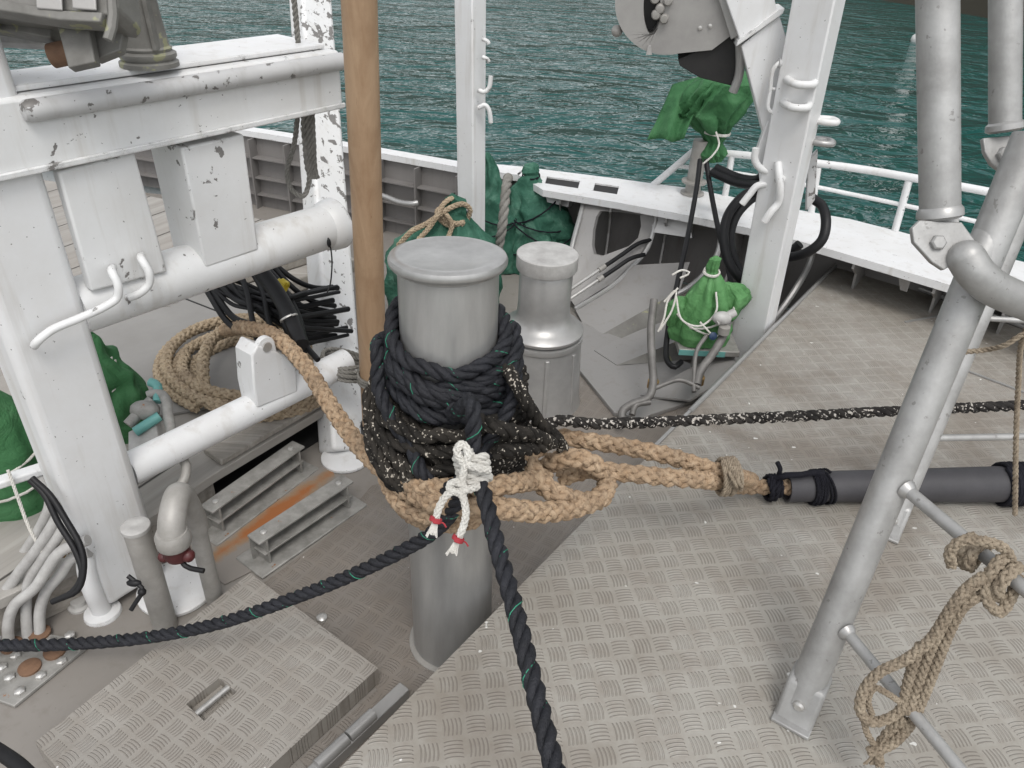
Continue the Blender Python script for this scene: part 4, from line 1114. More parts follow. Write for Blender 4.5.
mb = MB(); mb.ball(D(742, 290, 4.38), .06, sq=(1, 1, 1.3)); build('tape_binding', mb, BLACKR, t)

# outboard handrail on the white cap
t = thing('hand_rail', 'white tubular handrail standing outboard of the capping rail on the right', 'handrail', Z(735, 192, RZ))
xs = [p[0] for p in o_w]
def orail(px):
    for i in range(len(xs) - 1):
        if xs[i] <= px <= xs[i + 1]: return OW[i].lerp(OW[i + 1], (px - xs[i]) / (xs[i + 1] - xs[i]))
def railpt(x, y):                                         # on the vertical surface through the outer rail edge
    lo_, hi_ = 540, 1095
    for _ in range(40):
        m_ = (lo_ + hi_) / 2; b_ = orail(m_); z_ = ZAT(b_, y)
        if PJ(V((b_.x, b_.y, z_)))[0] < x: lo_ = m_
        else: hi_ = m_
    return V((b_.x, b_.y, z_))
mb = MB(); q = [railpt(651, 187), railpt(694, 151), railpt(722, 153), railpt(790, 160), railpt(860, 169), railpt(930, 181), railpt(1000, 194), railpt(1060, 206)]
mb.tube(spline([q[0], q[1]], .05), .024, 14); mb.tube(spline(q[1:], .05), .024, 14); mb.ball(q[1], .0245); build('top_rail', mb, WHITEC, t)
mb = MB(); q = [railpt(676, 166), railpt(720, 171), railpt(790, 182), railpt(860, 196), railpt(930, 211), railpt(1000, 227), railpt(1060, 240)]; mb.tube(spline(q, .05), .014, 12); build('mid_rail', mb, WHITEC, t)
for xb, xt in ((726, 732), (812, 818), (896, 909), (985, 1003)):
    b_ = orail(xb); mb = MB(); tp = None
    yy = 153 + (xt - 722) * .148
    mb.cyl(b_ - V((0, 0, .01)), railpt(xt, yy), .022, seg=14); build('stanchion', mb, WHITEC, t)

# ================================================================== BOARDING LADDER FRAME (right)
LA0 = Z(795, 716, ZP); LA1 = Z(992, 236, 1.62); LB0 = Z(888, 533, ZP); LB1 = LB0 + (LA1 - LA0) * 1.0
t = thing('boarding_ladder', 'galvanised steel ladder frame with round rails and crossbars standing on the raised plate', 'ladder', LA0)
la = (LA1 - LA0).normalized()
mb = MB(); mb.cyl(LA0 + la * .05, LA1 + la * .25, .047, seg=32); build('rail', mb, GALV, t)
lb = (LB1 - LB0).normalized()
mb = MB(); mb.cyl(LB0 + lb * .05, LB1 + lb * .25, .040, seg=32); build('rail', mb, GALV, t)
def lfoot(p, ax, r):
    s = V((-.55, -.83, 0)).normalized(); s2 = V((.83, -.55, 0))
    m_ = MB(); m_.box(p + ax * .07 + s * .0, (r * 2.3, r * 1.9, .13), (s2, s, ax)); f = build('foot_shoe', m_, GALV, t, bevel=.012)
    m_ = MB(); m_.box(p + V((0, 0, .008)), (r * 2.3, r * 2.5, .012), (s2, s, UPZ)); build('foot_plate', m_, GALV, t, bevel=.003)
    m_ = MB(); m_.lathe(p + ax * .075 + s * r * .95, [(.017, -.004), (.017, .008), (.011, .014), (.002, .015)], 10, s); build('bolt', m_, ZINC, f)
    return f
lfoot(LA0, la, .047); lfoot(LB0, lb, .038)
def onrail(p0, d, py, off=0):
    lo_, hi_ = 0, 1.5
    for _ in range(40):
        m_ = (lo_ + hi_) / 2
        if PJ(p0 + d * m_)[1] > py: lo_ = m_
        else: hi_ = m_
    return p0 + d * lo_
for (pa, xb, yb, r) in ((onrail(LA0, la, 478), 1045, 606, .017), (onrail(LA0, la, 618), 985, 800, .016)):
    b_ = Z(xb, yb, pa.z + .0); st = (b_ - pa).normalized()
    m_ = MB(); m_.cyl(pa, b_ + st * .3, r, seg=18); cb = build('crossbar', m_, GALV, t)
    m_ = MB(); m_.lathe(pa, [(r, .046), (r + .011, .048), (r + .007, .058), (r, .066)], 18, st); build('weld_collar', m_, CAPST, cb)
pa = onrail(LB0, lb, 438); m_ = MB(); m_.cyl(pa, D(1060, 436, (pa - CO).dot(CF) * 1.02), .013, seg=16); build('crossbar', m_, GALV, t)
pa = onrail(LB0, lb, 318); m_ = MB(); m_.cyl(pa, D(1050, 322, (pa - CO).dot(CF) * .98), .010, seg=16); build('crossbar', m_, GALV, t)
# top bracket, bend and the two hinged uprights
HB = onrail(LA0, la, 250); dpt = (HB - CO).dot(CF)
q = lambda x, y, k=1.0: D(x, y, dpt * k)
m_ = MB(); m_.pipe([q(966, 258, .95), q(975, 272, .95), q(992, 287, .96), q(1015, 298, .97), q(1050, 312, .98)], .043, 24, .01); m_.ball(q(966, 258, .95), .043); build('bent_tube', m_, GALV, t)
m_ = MB()
m_.prism([q(912, 228, .955), q(920, 220, .955), q(962, 222, .955), q(975, 240, .955), q(958, 262, .955), q(944, 270, .955), q(932, 262, .955), q(914, 242, .955)], CF * .016); bk = build('hinge_bracket', m_, GALV, t, bevel=.003)
m_ = MB(); m_.lathe(q(937, 243, .955), [(.019, -.004), (.019, .010), (.015, .013), (.002, .0135)], 6, -CF); build('bolt', m_, GALV, bk)
UT = D(936, -120, dpt * .88)
t2 = thing('hinged_upright', 'thick grey steel tube upright bolted to the ladder top, the nearer one', 'handrail post', q(940, 236), 'hinged uprights of the ladder')
ub = q(940, 214, .97); ud = (UT - ub).normalized()
m_ = MB(); m_.cyl(ub, UT, .046, seg=32); build('tube', m_, GALV, t2)
m_ = MB(); m_.lathe(ub, [(.046, -.012), (.053, -.006), (.052, .010), (.046, .018)], 32, ud); build('weld_collar', m_, CAPST, t2)
m_ = MB(); m_.prism([q(921, 218, .98), q(960, 218, .98), q(956, 250, .98), q(942, 258, .98), q(926, 248, .98)], CF * .014); build('tongue', m_, GALV, t2, bevel=.003)
HB2 = onrail(LB0, lb, 165); d2 = 2.0
q2 = lambda x, y, k=1.0: D(x, y, d2 * k)
t2 = thing('hinged_upright', 'thinner grey steel tube upright at the right edge, the farther one', 'handrail post', q2(1005, 150), 'hinged uprights of the ladder')
ub = q2(1005, 128); UT = q2(1006, -100, .93); ud = (UT - ub).normalized()
m_ = MB(); m_.cyl(ub, UT, .038, seg=28); build('tube', m_, GALV, t2)
m_ = MB(); m_.lathe(ub, [(.038, -.01), (.046, -.004), (.045, .010), (.038, .016)], 28, ud); build('weld_collar', m_, CAPST, t2)
m_ = MB(); m_.prism([q2(983, 138), q2(1024, 134), q2(1026, 152), q2(1016, 170), q2(1004, 173), q2(992, 164), q2(985, 152)], CF * .016); tg = build('tongue', m_, GALV, t2, bevel=.003)
m_ = MB(); m_.lathe(q2(1003, 155), [(.020, -.004), (.020, .010), (.016, .014), (.002, .0145)], 6, -CF); build('bolt', m_, GALV, tg)
# upper rail that carries the second upright
m_ = MB(); m_.cyl(q(975, 262, 1.0), D(1050, 130, dpt * .98), .042, seg=28); build('upper_rail', m_, GALV, t)

# knotted old rope on the lower crossbar
CBP = onrail(LA0, la, 478); b_ = Z(1045, 606, CBP.z); st = (b_ - CBP).normalized()
kc = PL(985, 562, CBP, st.cross(CF).cross(st)); kd = (kc - CO).dot(CF)
mbr = MB(); k_ = lambda x, y, d=0: D(x, y, kd + d)
mbr.plait(coilpath(kc + st * -.03, st + V((0, .2, .1)), .036, 1.4, .03, .008), .030); mbr.plait(coilpath(kc + st * .05, st + V((.2, 0, -.1)), .040, 1.5, .045, .008), .030)
strand = .026
for pts in ([(952, 566, -.02), (950, 552, -.04), (962, 541, -.06), (982, 541, -.07), (1003, 548, -.06), (1010, 562, -.04), (1004, 574, -.03)],
            [(1018, 575, -.03), (1012, 595, -.05), (1000, 612, -.05), (988, 602, -.05), (985, 585, -.05), (992, 570, -.05)],
            [(985, 575, -.05), (965, 590, -.04), (950, 610, -.03), (930, 640, -.0), (905, 660, .02), (880, 672, .04), (864, 690, .06), (860, 710, .08), (872, 722, .1), (895, 715, .1), (915, 690, .08)],
            [(990, 590, -.04), (965, 605, -.03), (950, 630, -.0), (938, 660, .03), (922, 700, .07), (910, 725, .1), (890, 745, .12), (868, 752, .13)],
            [(980, 580, -.05), (958, 600, -.03), (940, 630, .0), (928, 655, .03), (916, 690, .07), (908, 712, .09), (905, 700, .09), (912, 668, .05), (920, 645, .02)],
            [(862, 705, .08), (868, 735, .12), (880, 748, .13), (900, 738, .12), (914, 715, .10)],
            [(905, 718, .10), (888, 733, .13), (878, 750, .14), (880, 765, .15)],
            [(872, 715, .1), (868, 700, .08), (874, 688, .07), (888, 694, .08), (900, 702, .09)]):
    mbr.plait([k_(*p) for p in pts], strand if pts[0][0] > 900 else .017)
for j in range(22):                                       # frayed strands at the end
    x, y = 885 + 22 * noise.noise(V((j, 1, 0))), 738 + 10 * noise.noise(V((j, 5, 0)))
    mbr.tube(spline([k_(x, y, .12), k_(x - 6 + 9 * noise.noise(V((j * 1.3, 2, 9))), y + 14, .14), k_(x - 12 + 24 * noise.noise(V((j * .7, 2, 3))), y + 26, .16)], .01), .003, 5)
o = build('knotted_rope', mbr, RG); tag(o, 'frayed grey tan rope knotted round the ladder crossbar with ends hanging down', 'rope')
mbr = MB(); mbr.laid([D(1030, 322, 2.1), D(1022, 340, 2.15), D(1018, 390, 2.25), D(1016, 440, 2.3), D(1015, 515, 2.36)], .016)
mbr.laid([D(965, 352, 2.2), D(985, 350, 2.2), D(1005, 345, 2.15), D(1022, 335, 2.12), D(1050, 328, 2.1)], .016)
o = build('thin_rope', mbr, RG); tag(o, 'thin tan rope hanging at the right edge past the lashed sleeve', 'rope')

# ================================================================== GREEN TARPS
def pxs(base): return (base - CO).dot(CF) / F
def tarp(name, base, rings, folds, seed, m, label, cords=(), cordm=RWH, amp=.2, crinkle=.007, depth=1.0):
    """rings: (row in the picture, half width px, offset px, fold strength)"""
    s = pxs(base); rg = [(ZAT(base, r[0]) - base.z, r[1] * s, r[1] * s * depth, r[2] * s, 0, r[3]) for r in rings]
    m_ = MB(); m_.bundle(base, rg, folds, amp, seed, crinkle=crinkle)
    o = build(name, m_, m); tag(o, label, 'tarp')
    for (row, off, rad, tilt, turns) in cords:
        m_ = MB(); m_.coil(base + V((off * s, 0, ZAT(base, row) - base.z)), V((tilt, -.15, 1)), rad * s, .0055, turns, .02, jit=.008); build('tie_cord', m_, cordm, o)
    return o
# machine under a green cover by the davit leg
TB = Z(690, 378, .0); TB2 = V((TB.x, TB.y, ZAT(TB, 338)))
o = tarp('green_cover', TB2, [(338, 27, 0, .2), (330, 29, 0, .32), (315, 26, 0, .36), (298, 21, 2, .36), (284, 14, 2, .38), (275, 7, 1, .35), (271, 5, 0, .2), (266, 6.5, 0, .3), (259, 6, 1, .2), (256, 1.5, 1, .1)], 6, 21, TARPL,
         'pale green tarp cover tied to a point over the small machine by the davit leg', [(272, 0, 7, 0, 2.5), (318, -2, 28, .35, 1.1), (312, 3, 27, -.4, 1.0)], RWH, depth=.8, crinkle=.006)
m_ = MB(); s = pxs(TB2); m_.bundle(TB2 + V((28 * s, .03, 0)), [(ZAT(TB2, r) - TB2.z, w_ * s, w_ * s, x_ * s, 0, .45) for r, w_, x_ in ((320, 5, 0), (312, 10, 0), (302, 12, 1), (293, 13, 0), (287, 8, -6), (284, 2, -9))], 5, .4, 8, crinkle=.018); build('side_flap', m_, TARPL, o)
m_ = MB(); m_.bundle(TB2 + V((-27 * s, -.02, 0)), [(ZAT(TB2, r) - TB2.z, w_ * s, w_ * s, x_ * s, 0, .3) for r, w_, x_ in ((324, 4, -3), (314, 8, -2), (304, 8, 0), (296, 3, 2))], 5, .2, 18); build('side_flap', m_, TARPL, o)
m_ = MB()
for pts in ([(664, 302), (676, 290), (672, 310), (660, 330)], [(676, 296), (682, 320), (700, 326), (716, 312), (716, 292)], [(678, 288), (668, 300), (664, 318), (658, 332)], [(700, 322), (712, 335)], [(672, 275), (682, 270), (690, 273), (680, 278)]):
    m_.tube(spline([D(x, y, 3.98) for x, y in pts], .02), .0055, 7)
build('tie_cord', m_, RWH, o)
t = thing('valve_table', 'small grey machine table with pipes and valves under the pale green cover', 'machine', TB)
tz = TB2.z
m_ = MB(); m_.box(V((TB.x + .04, TB.y, tz - .02)), (.33, .26, .035)); build('table_top', m_, FITT, t, bevel=.006)
m_ = MB(); m_.box(V((TB.x + .0, TB.y - .135, tz - .02)), (.25, .006, .03)); build('edge_strip', m_, TEAL, t)
m_ = MB(); m_.cyl(V((TB.x + .05, TB.y + .03, 0)), V((TB.x + .05, TB.y + .03, tz - .03)), .05); build('pedestal', m_, FITT, t)
for pts, r in (([(654, 300), (651, 330), (652, 360), (653, 385), (648, 398), (632, 404), (622, 412), (624, 425)], .021), ([(728, 322), (722, 338), (712, 355), (700, 372), (697, 385)], .022), ([(707, 335), (697, 350), (694, 378), (694, 392)], .011), ([(632, 415), (636, 405), (650, 402)], .016), ([(655, 388), (680, 380), (700, 388)], .012)):
    m_ = MB(); d0 = 4.0; m_.pipe([D(x, y, d0 - .05 + (360 - y) * .0022) for x, y in pts], r, 12); build('pipe', m_, DPIPE, t)
for (x, y, r) in ((653, 384, .03), (698, 380, .033), (724, 330, .03)):
    m_ = MB(); c = D(x, y, 3.96); m_.lathe(c, [(r * .7, -.025), (r, -.02), (r, .02), (r * .7, .025)], 14); build('union_nut', m_, BRASS if y > 350 else PIPE, t)
m_ = MB(); m_.ball(D(722, 318, 3.95), .04, 12, 8, (1.3, .9, .9)); m_.cyl(D(716, 322, 3.95), D(735, 312, 3.95), .022); build('valve_body', m_, CAPTOP, t)
m_ = MB(); m_.lathe(D(713, 336, 3.98), [(.008, -.01), (.02, -.008), (.022, .004), (.01, .01)], 14, V((.2, -1, .3))); build('valve_wheel', m_, DKBLUE, t)
# net-like dark green bundles behind the bollard
NB = Z(534, 262, .0)
o = tarp('green_sack', NB, [(262, 42, 0, .15), (245, 42, 2, .2), (228, 38, 3, .22), (212, 31, 0, .25), (196, 22, -6, .3), (182, 12, -8, .35), (175, 6, -8, .3), (171, 8, -8, .3), (166, 6, -8, .2), (164, 1, -8, .1)], 7, 33, TARPD,
         'dark green tarp sack tied with black cord to a point, behind the capstan', [(176, -8, 8, 0, 2.5), (214, 0, 33, .22, 1.1), (232, 3, 41, -.3, 1.1), (222, 3, 38, .5, 1.0), (205, -3, 28, -.6, 1.0)], RK, depth=.8, crinkle=.018)
m_ = MB(); s = pxs(NB); m_.bundle(NB + V((20 * s, -.05, 0)), [(ZAT(NB, r) - NB.z, w_ * s, w_ * s * .7, x_ * s, 0, .25) for r, w_, x_ in ((262, 20, 4), (246, 22, 3), (232, 20, 0), (218, 14, -6), (210, 4, -10))], 5, .2, 3, crinkle=.018); build('lower_bulge', m_, TARPD, o)
NB2 = Z(492, 268, .0)
tarp('green_sack', NB2, [(268, 24, 0, .15), (245, 24, 0, .2), (225, 22, 0, .22), (205, 17, -2, .25), (185, 12, -4, .3), (168, 8, -6, .3), (158, 4, -8, .3), (154, 1, -8, .2)], 6, 44, TARPD,
     'teal green tarp sack pressed against the white square post', [(214, 0, 21, .3, 1.1), (226, 0, 23, -.3, 1.1)], RK, depth=.8, crinkle=.018)
NB3 = Z(452, 330, .0)
o = tarp('green_sack', NB3, [(325, 50, -6, .15), (300, 52, -8, .15), (262, 54, -10, .2), (240, 44, -6, .22), (228, 26, -2, .25), (215, 12, 2, .35), (206, 10, 3, .4), (197, 9, 2, .4), (193, 2, 1, .2)], 8, 55, TARPD,
         'green tarp sack with a pale rope round its neck, left of the white square post', [], depth=.55, crinkle=.018)
m_ = MB(); s = pxs(NB3); m_.plait(coilpath(NB3 + V((0, 0, ZAT(NB3, 216))), V((.5, -.3, 1)), 12.5 * s, 2.5, .05, .02), .03)
build('neck_turns', m_, RC, o)
nd = (V((NB3.x, NB3.y, ZAT(NB3, 216))) - CO).dot(CF) - .08
m_ = MB(); m_.plait([D(466, 222, nd + .1), D(470, 210, nd + .05), D(463, 204, nd), D(450, 208, nd - .01), D(438, 216, nd - .01), D(426, 224, nd), D(412, 231, nd), D(398, 246, nd + .05)], .030)
m_.plait([D(462, 200, nd + .08), D(450, 199, nd), D(442, 206, nd - .02), D(437, 216, nd - .03), D(429, 228, nd - .01), D(418, 240, nd)], .028); m_.plait([D(446, 214, nd - .02), D(452, 224, nd), D(448, 238, nd + .02)], .026)
build('neck_rope', m_, RC, o)
mbr = MB(); mbr.laid([D(508, 178, 4.5), D(506, 190, 4.42), D(504, 210, 4.4), D(502, 228, 4.42), D(498, 250, 4.5)], .058)
mbr.ball(D(508, 178, 4.5), .03); o = build('grey_rope', mbr, RGY); tag(o, 'thick dark grey rope end standing over the dark green sacks', 'rope')
# two covered things on the planks at the left
LB_ = Z(18, 492, ZW)
o = tarp('green_cover', LB_, [(496, 52, -8, .08), (470, 50, -8, .1), (440, 44, -8, .1), (412, 34, -8, .12), (398, 22, -8, .12), (392, 4, -8, .1)], 5, 66, TARP,
         'large green tarp cover at the left edge beside the trestle leg', [(466, -8, 51, .1, 1.1), (452, -8, 48, -.12, 1.1)], RWH, crinkle=.008, depth=.9)
LB2 = Z(112, 430, ZW)
o = tarp('green_cover', LB2, [(430, 22, 14, .12), (412, 27, 14, .25), (392, 30, 10, .3), (374, 26, 5, .3), (352, 20, -4, .35), (336, 14, -11, .35), (324, 9, -15, .3), (317, 2, -17, .1)], 7, 77, TARP,
         'small crumpled green tarp cover showing between the trestle leg and the rope coil', [(386, 3, 26, -.35, 1.1), (372, -1, 22, -.5, 1.1)], RWH, crinkle=.018)
# pipework under the small cover
t = thing('deck_valve', 'teal and grey valve pipework standing on the planks beside the rope coil', 'valve', Z(150, 450, ZW))
for pts, r, m__ in (([(150, 382), (157, 385), (158, 395), (157, 402)], .018, TEAL), ([(148, 396), (158, 393), (166, 400), (168, 415), (174, 440), (178, 460)], .02, FITT), ([(135, 432), (160, 416)], .02, TEAL), ([(178, 455), (186, 465), (184, 480), (176, 490)], .018, PIPE), ([(128, 425), (140, 412), (152, 400)], .022, FITT)):
    m_ = MB(); m_.pipe([D(x, y, 3.02 - (y - 400) * .002) for x, y in pts], r, 12); build('pipe', m_, m__, t)
m_ = MB(); m_.ball(D(145, 410, 3.0), .05, 12, 8, (1.2, .8, .8)); build('valve_body', m_, FITT, t)
m_ = MB(); m_.prism([D(128, 432, 3.0), D(155, 420, 3.0), D(160, 445, 2.95), D(140, 462, 2.9), D(128, 455, 2.9)], CF * .05); build('mount_plate', m_, CAPTOP, t, bevel=.005)

# ================================================================== BLACK HOSES ON THE PLANKS, TIMBERS
t = thing('hose_bundle', 'heap of black hydraulic hoses bound with yellow tape on the planks', 'hose', Z(285, 340, ZW))
hz = 3.35
for i, pts in enumerate((
        [(232, 262), (245, 285), (252, 318), (258, 345)], [(246, 262), (262, 290), (268, 318), (274, 340)], [(255, 262), (278, 295), (285, 322), (300, 350)],
        [(262, 262), (282, 285), (300, 320), (306, 345), (318, 360)], [(266, 258), (290, 285), (310, 300), (335, 306)], [(268, 258), (292, 278), (312, 287), (338, 288)],
        [(215, 280), (232, 292), (255, 300), (285, 308), (335, 320)], [(212, 288), (235, 298), (262, 308), (300, 322), (335, 330)], [(222, 275), (240, 282), (262, 292), (280, 300), (330, 312)],
        [(258, 266), (274, 276), (285, 290), (302, 306), (335, 318)], [(225, 290), (215, 284), (224, 276), (240, 274)], [(250, 262), (268, 285), (292, 318), (300, 340), (303, 352)])):
    m_ = MB(); m_.pipe([D(x, y, hz - .05 + .012 * i - (y - 300) * .003 + max(0, x - 280) * .006 * (1 if pts[-1][0] > 325 else 0)) for x, y in pts], .020 if i in (2, 11) else .0125, 10); build('hose', m_, BLACKR, t)
rnd = random.Random(5)
for i in range(13):
    x0, y0 = rnd.uniform(205, 250), rnd.uniform(268, 292); x1, y1 = rnd.uniform(322, 342), rnd.uniform(284, 338)
    sag = rnd.uniform(8, 34); xm_ = rnd.uniform(.35, .65)
    pts = [D(x0, y0, 3.42), D(x0 + (x1 - x0) * xm_ * .5, y0 + (y1 - y0) * .3 + sag * .7, 3.36), D(x0 + (x1 - x0) * xm_, y0 + (y1 - y0) * xm_ + sag, 3.3), D(x0 + (x1 - x0) * (xm_ + 1) / 2, y0 + (y1 - y0) * .8 + sag * .6, 3.42), D(x1 + 10, y1, 3.62)]
    m_ = MB(); m_.pipe(pts, rnd.choice((.009, .011, .013, .015)), 8); build('hose', m_, BLACKR, t)
m_ = MB(); m_.pipe([D(258, 268, 3.2), D(275, 290, 3.18), D(292, 320, 3.12), D(301, 345, 3.05)], .034, 14); build('hose_sleeve', m_, BLACKR, t)
m_ = MB(); m_.coil(D(281, 287, 3.27), (D(290, 292, 3.2) - D(272, 280, 3.2)), .03, .008, 4, .03); build('yellow_tape', m_, YELLOW, t)
m_ = MB(); m_.coil(D(289, 318, 3.11), (D(299, 335, 3.0) - D(281, 300, 3.0)), .036, .003, 2, .006); build('wire_tie', m_, ZINC, t)
for k, (a, b, w_, lab) in enumerate(((Z(205, 286, ZW + .05), Z(345, 243, ZW + .05), .10, 'dark weathered timber beam, the farther one behind the black hoses'), (Z(262, 292, ZW + .05), Z(350, 262, ZW + .05), .14, 'pale split timber beam, the nearer one behind the black hoses'))):
    m_ = MB(); m_.beam(a, b, w_, .09); o = build('timber_beam', m_, PLANKW, bevel=.012); tag(o, lab, 'timber', 'timber beams on the planks')
# small clasp on the plank edge
t = thing('deck_clasp', 'small dark metal clasp with a ring at the edge of the planks', 'clasp', Z(279, 428, ZW))
CP = Z(279, 420, ZW)
m_ = MB(); m_.box(CP + V((.0, 0, .02)), (.05, .03, .06), (fu, fn, UPZ)); build('body', m_, FITT, t, bevel=.006)
m_ = MB(); m_.coil(CP + V((-.045, -.03, .01)), V((.3, -.6, 1)), .03, .006, 1, 0); build('ring', m_, FITT, t)
# light fascia board along the edge of the gap
m_ = MB(); a, b = Z(222, 466, ZW + .004), Z(332, 401, ZW + .004); s_ = V((-fu.y, fu.x, 0))
m_.prism([a, b, b + s_ * .13, a + s_ * .13], V((0, 0, .03))); o = build('edge_board', m_, PLANKW, bevel=.006); tag(o, 'pale weathered board along the plank edge above the dark gap', 'board')
# smooth hatch cover plate lying on the planks
COVERP = simple('cover_plate_paint', (.215, .207, .195), (.27, .262, .25), 2.5, .6, 0, .12, 60)
cv = MB(); cv.prism([Z(40, 345, ZW + .02), Z(185, 268, ZW + .02), Z(330, 312, ZW + .02), Z(318, 345, ZW + .02), Z(215, 405, ZW + .02), Z(130, 420, ZW + .02)], V((0, 0, -.018)))
o = build('deck_cover_plate', cv, COVERP, bevel=.004); tag(o, 'flat pale grey cover plate under the rope coil on the planks', 'cover plate')
m_ = MB(); 
for (x, y) in ((166, 305), (173, 302)):
    m_ = MB(); m_.box(Z(x, y, ZW + .022), (.05, .035, .004), (V((.9, .4, 0)), V((-.4, .9, 0)), UPZ)); build('slot', m_, FITT, o)

# ================================================================== FITTINGS ON THE LOWER DECK
def channel(a, b, lab, hgt=.14):
    t = thing('channel_bracket', lab, 'bracket', a, 'channel steel brackets bolted to the deck')
    u = (b - a); u.z = 0; ln = u.length; u.normalize(); n = V((u.y, -u.x, 0)); c = a.lerp(b, .5)
    bx = lambda d, o, z, sx, sy, sz: MB().box(c + u * d + n * o + V((0, 0, z)), (sx, sy, sz), (u, n, UPZ))
    build('base_pad', bx(0, -.01, .007, ln + .07, .17, .012), FITT, t, bevel=.005)
    build('top_flange', bx(0, .0, hgt, ln, .075, .011), FITT, t, bevel=.003)
    build('mid_flange', bx(0, .0, hgt * .5, ln - .03, .075, .009), FITT, t, bevel=.002)
    build('web', bx(0, -.034, hgt * .5 + .006, ln - .01, .008, hgt - .012), FITT, t)
    for s in (-1, 1): build('end_plate', bx(s * (ln / 2 - .035), .004, hgt * .5 + .006, .009, .066, hgt - .02), FITT, t)
    for s in (-1, 1):
        m_ = MB(); p = c + u * s * (ln / 2 - .05) + V((0, 0, hgt + .005)); m_.lathe(p, [(.013, 0), (.013, .006), (.008, .009), (.002, .0095)], 10); build('bolt', m_, ZINC, t)
    return t
channel(Z(258, 566), Z(350, 503), 'grey steel channel bracket nearest the bollard, set over a rust stain')
channel(Z(212, 535), Z(302, 468), 'grey steel channel bracket beside the plank edge, farther from the bollard')
m_ = MB(); st_ = [Z(*p, .002) for p in ((190, 560), (225, 585), (275, 560), (345, 500), (330, 465), (300, 470), (240, 510), (205, 535))]
rm, rnt, rb = mat('rust_stain_paint'); v_ = coords(rnt)
ca_, cb_ = Z(232, 545), Z(318, 483); cu_ = (cb_ - ca_).normalized(); cn_ = V((cu_.y, -cu_.x, 0)); cm_ = ca_.lerp(cb_, .5)
def vdot(vec, off):
    s_ = N(rnt, 'ShaderNodeVectorMath', operation='SUBTRACT'); L(rnt, v_, s_.inputs[0]); s_.inputs[1].default_value = off
    k_ = N(rnt, 'ShaderNodeVectorMath', operation='DOT_PRODUCT'); L(rnt, s_.outputs[0], k_.inputs[0]); k_.inputs[1].default_value = vec
    return M(rnt, 'ABSOLUTE', k_.outputs['Value'])
f_ = M(rnt, 'ADD', M(rnt, 'MULTIPLY', vdot(cn_, cm_), 8.5), M(rnt, 'MULTIPLY', vdot(cu_, cm_), 1.4))
f_ = M(rnt, 'SUBTRACT', M(rnt, 'ADD', noise_n(rnt, v_, 11, 6, .7), .28), f_)
L(rnt, ramp(rnt, f_, [(.05, (.225, .205, .185)), (.25, (.26, .175, .11)), (.55, (.30, .11, .035))]), rb.inputs['Base Color']); setb(rb, .75)
m_.prism(st_, V((0, 0, .003))); struct('rust_stain', m_, rm)
# curled lip of plating by the right foot of the trestle
m_ = MB()
cu = [D(318, 474, 3.0), D(335, 458, 3.02), D(350, 468, 2.95), D(372, 486, 2.86), D(388, 497, 2.8)]

# vent pipes
def vpipe(base, top): return V((base.x, base.y, ZAT(base, top)))
SB = Z(166, 626); sz = ZAT(SB, 527)
t = thing('capped_vent_pipe', 'short grey capped stub pipe, left of the gooseneck vent', 'vent pipe', SB)
m_ = MB(); m_.cyl(SB, V((SB.x, SB.y, sz)), .042, seg=28); build('pipe', m_, PIPE, t)
m_ = MB(); m_.lathe(V((SB.x, SB.y, sz)), [(.040, -.012), (.046, -.008), (.046, .005), (.042, .008), (.012, .008), (.008, .006), (.001, .006)], 28); build('cap', m_, CAPTOP, t)
GBs = Z(216, 604); gz = ZAT(GBs, 522)
t = thing('gooseneck_vent', 'grey gooseneck vent pipe curving over towards the white trestle foot', 'vent pipe', GBs)
m_ = MB(); g0 = V((GBs.x, GBs.y, 0)); gd = D(164, 520, 2.35); gtop = V((GBs.x, GBs.y, gz))
dv = V((gd.x - gtop.x, gd.y - gtop.y, 0)); 
m_.tube(spline([g0, V((GBs.x, GBs.y, gz - .1)), gtop], .02), .031, 20); build('riser', m_, PIPE, t)
fc = V((gd.x, gd.y, ZAT(gd, 538)))
fc = fc.lerp(V((gtop.x, gtop.y, fc.z)), .12)
m_ = MB(); pk_z = max(fc.z, gtop.z) + .045
hz_ = V((fc.x - gtop.x, fc.y - gtop.y, 0))
pts = spline([gtop + V((0, 0, -.04)), gtop + V((0, 0, .015)), V((gtop.x, gtop.y, pk_z + .02)) + hz_ * .42, V((gtop.x, gtop.y, pk_z - .02)) + hz_ * .9, fc + V((0, 0, -.02))], .012)
m_.tube(pts, [.036 + .008 * i / len(pts) for i in range(len(pts))], 24); build('bend', m_, PIPE, t)
m_ = MB(); m_.lathe(fc, [(.052, -.05), (.054, -.046), (.054, -.01), (.047, .005)], 24); build('bell', m_, PIPE, t)
m_ = MB(); m_.lathe(fc, [(.018, -.115), (.036, -.108), (.043, -.09), (.043, -.05), (.030, -.045)], 18); m_.ball(fc + V((.04, -.01, -.09)), .022, 10, 8); m_.ball(fc + V((-.04, -.01, -.10)), .02, 10, 8); build('float_valve', m_, REDV, t)
m_ = MB(); m_.pipe([fc + V((0, 0, -.105)), fc + V((.03, -.02, -.13)), fc + V((.09, -.03, -.135))], .009, 8); build('lever', m_, BLACKR, t)
# black clip hanging at the trestle foot
m_ = MB(); q = lambda x, y: D(x, y, 2.5)
m_.pipe([q(128, 576), q(138, 584), q(143, 590), q(136, 602), q(131, 610)], .008, 8); m_.ball(q(134, 583), .016, 10, 8, (1.6, .8, .8)); m_.ball(q(142, 592), .014, 10, 8)
o = build('black_strap', m_, BLACKR); tag(o, 'short black strap with a clip hanging by the foot of the white trestle', 'strap')

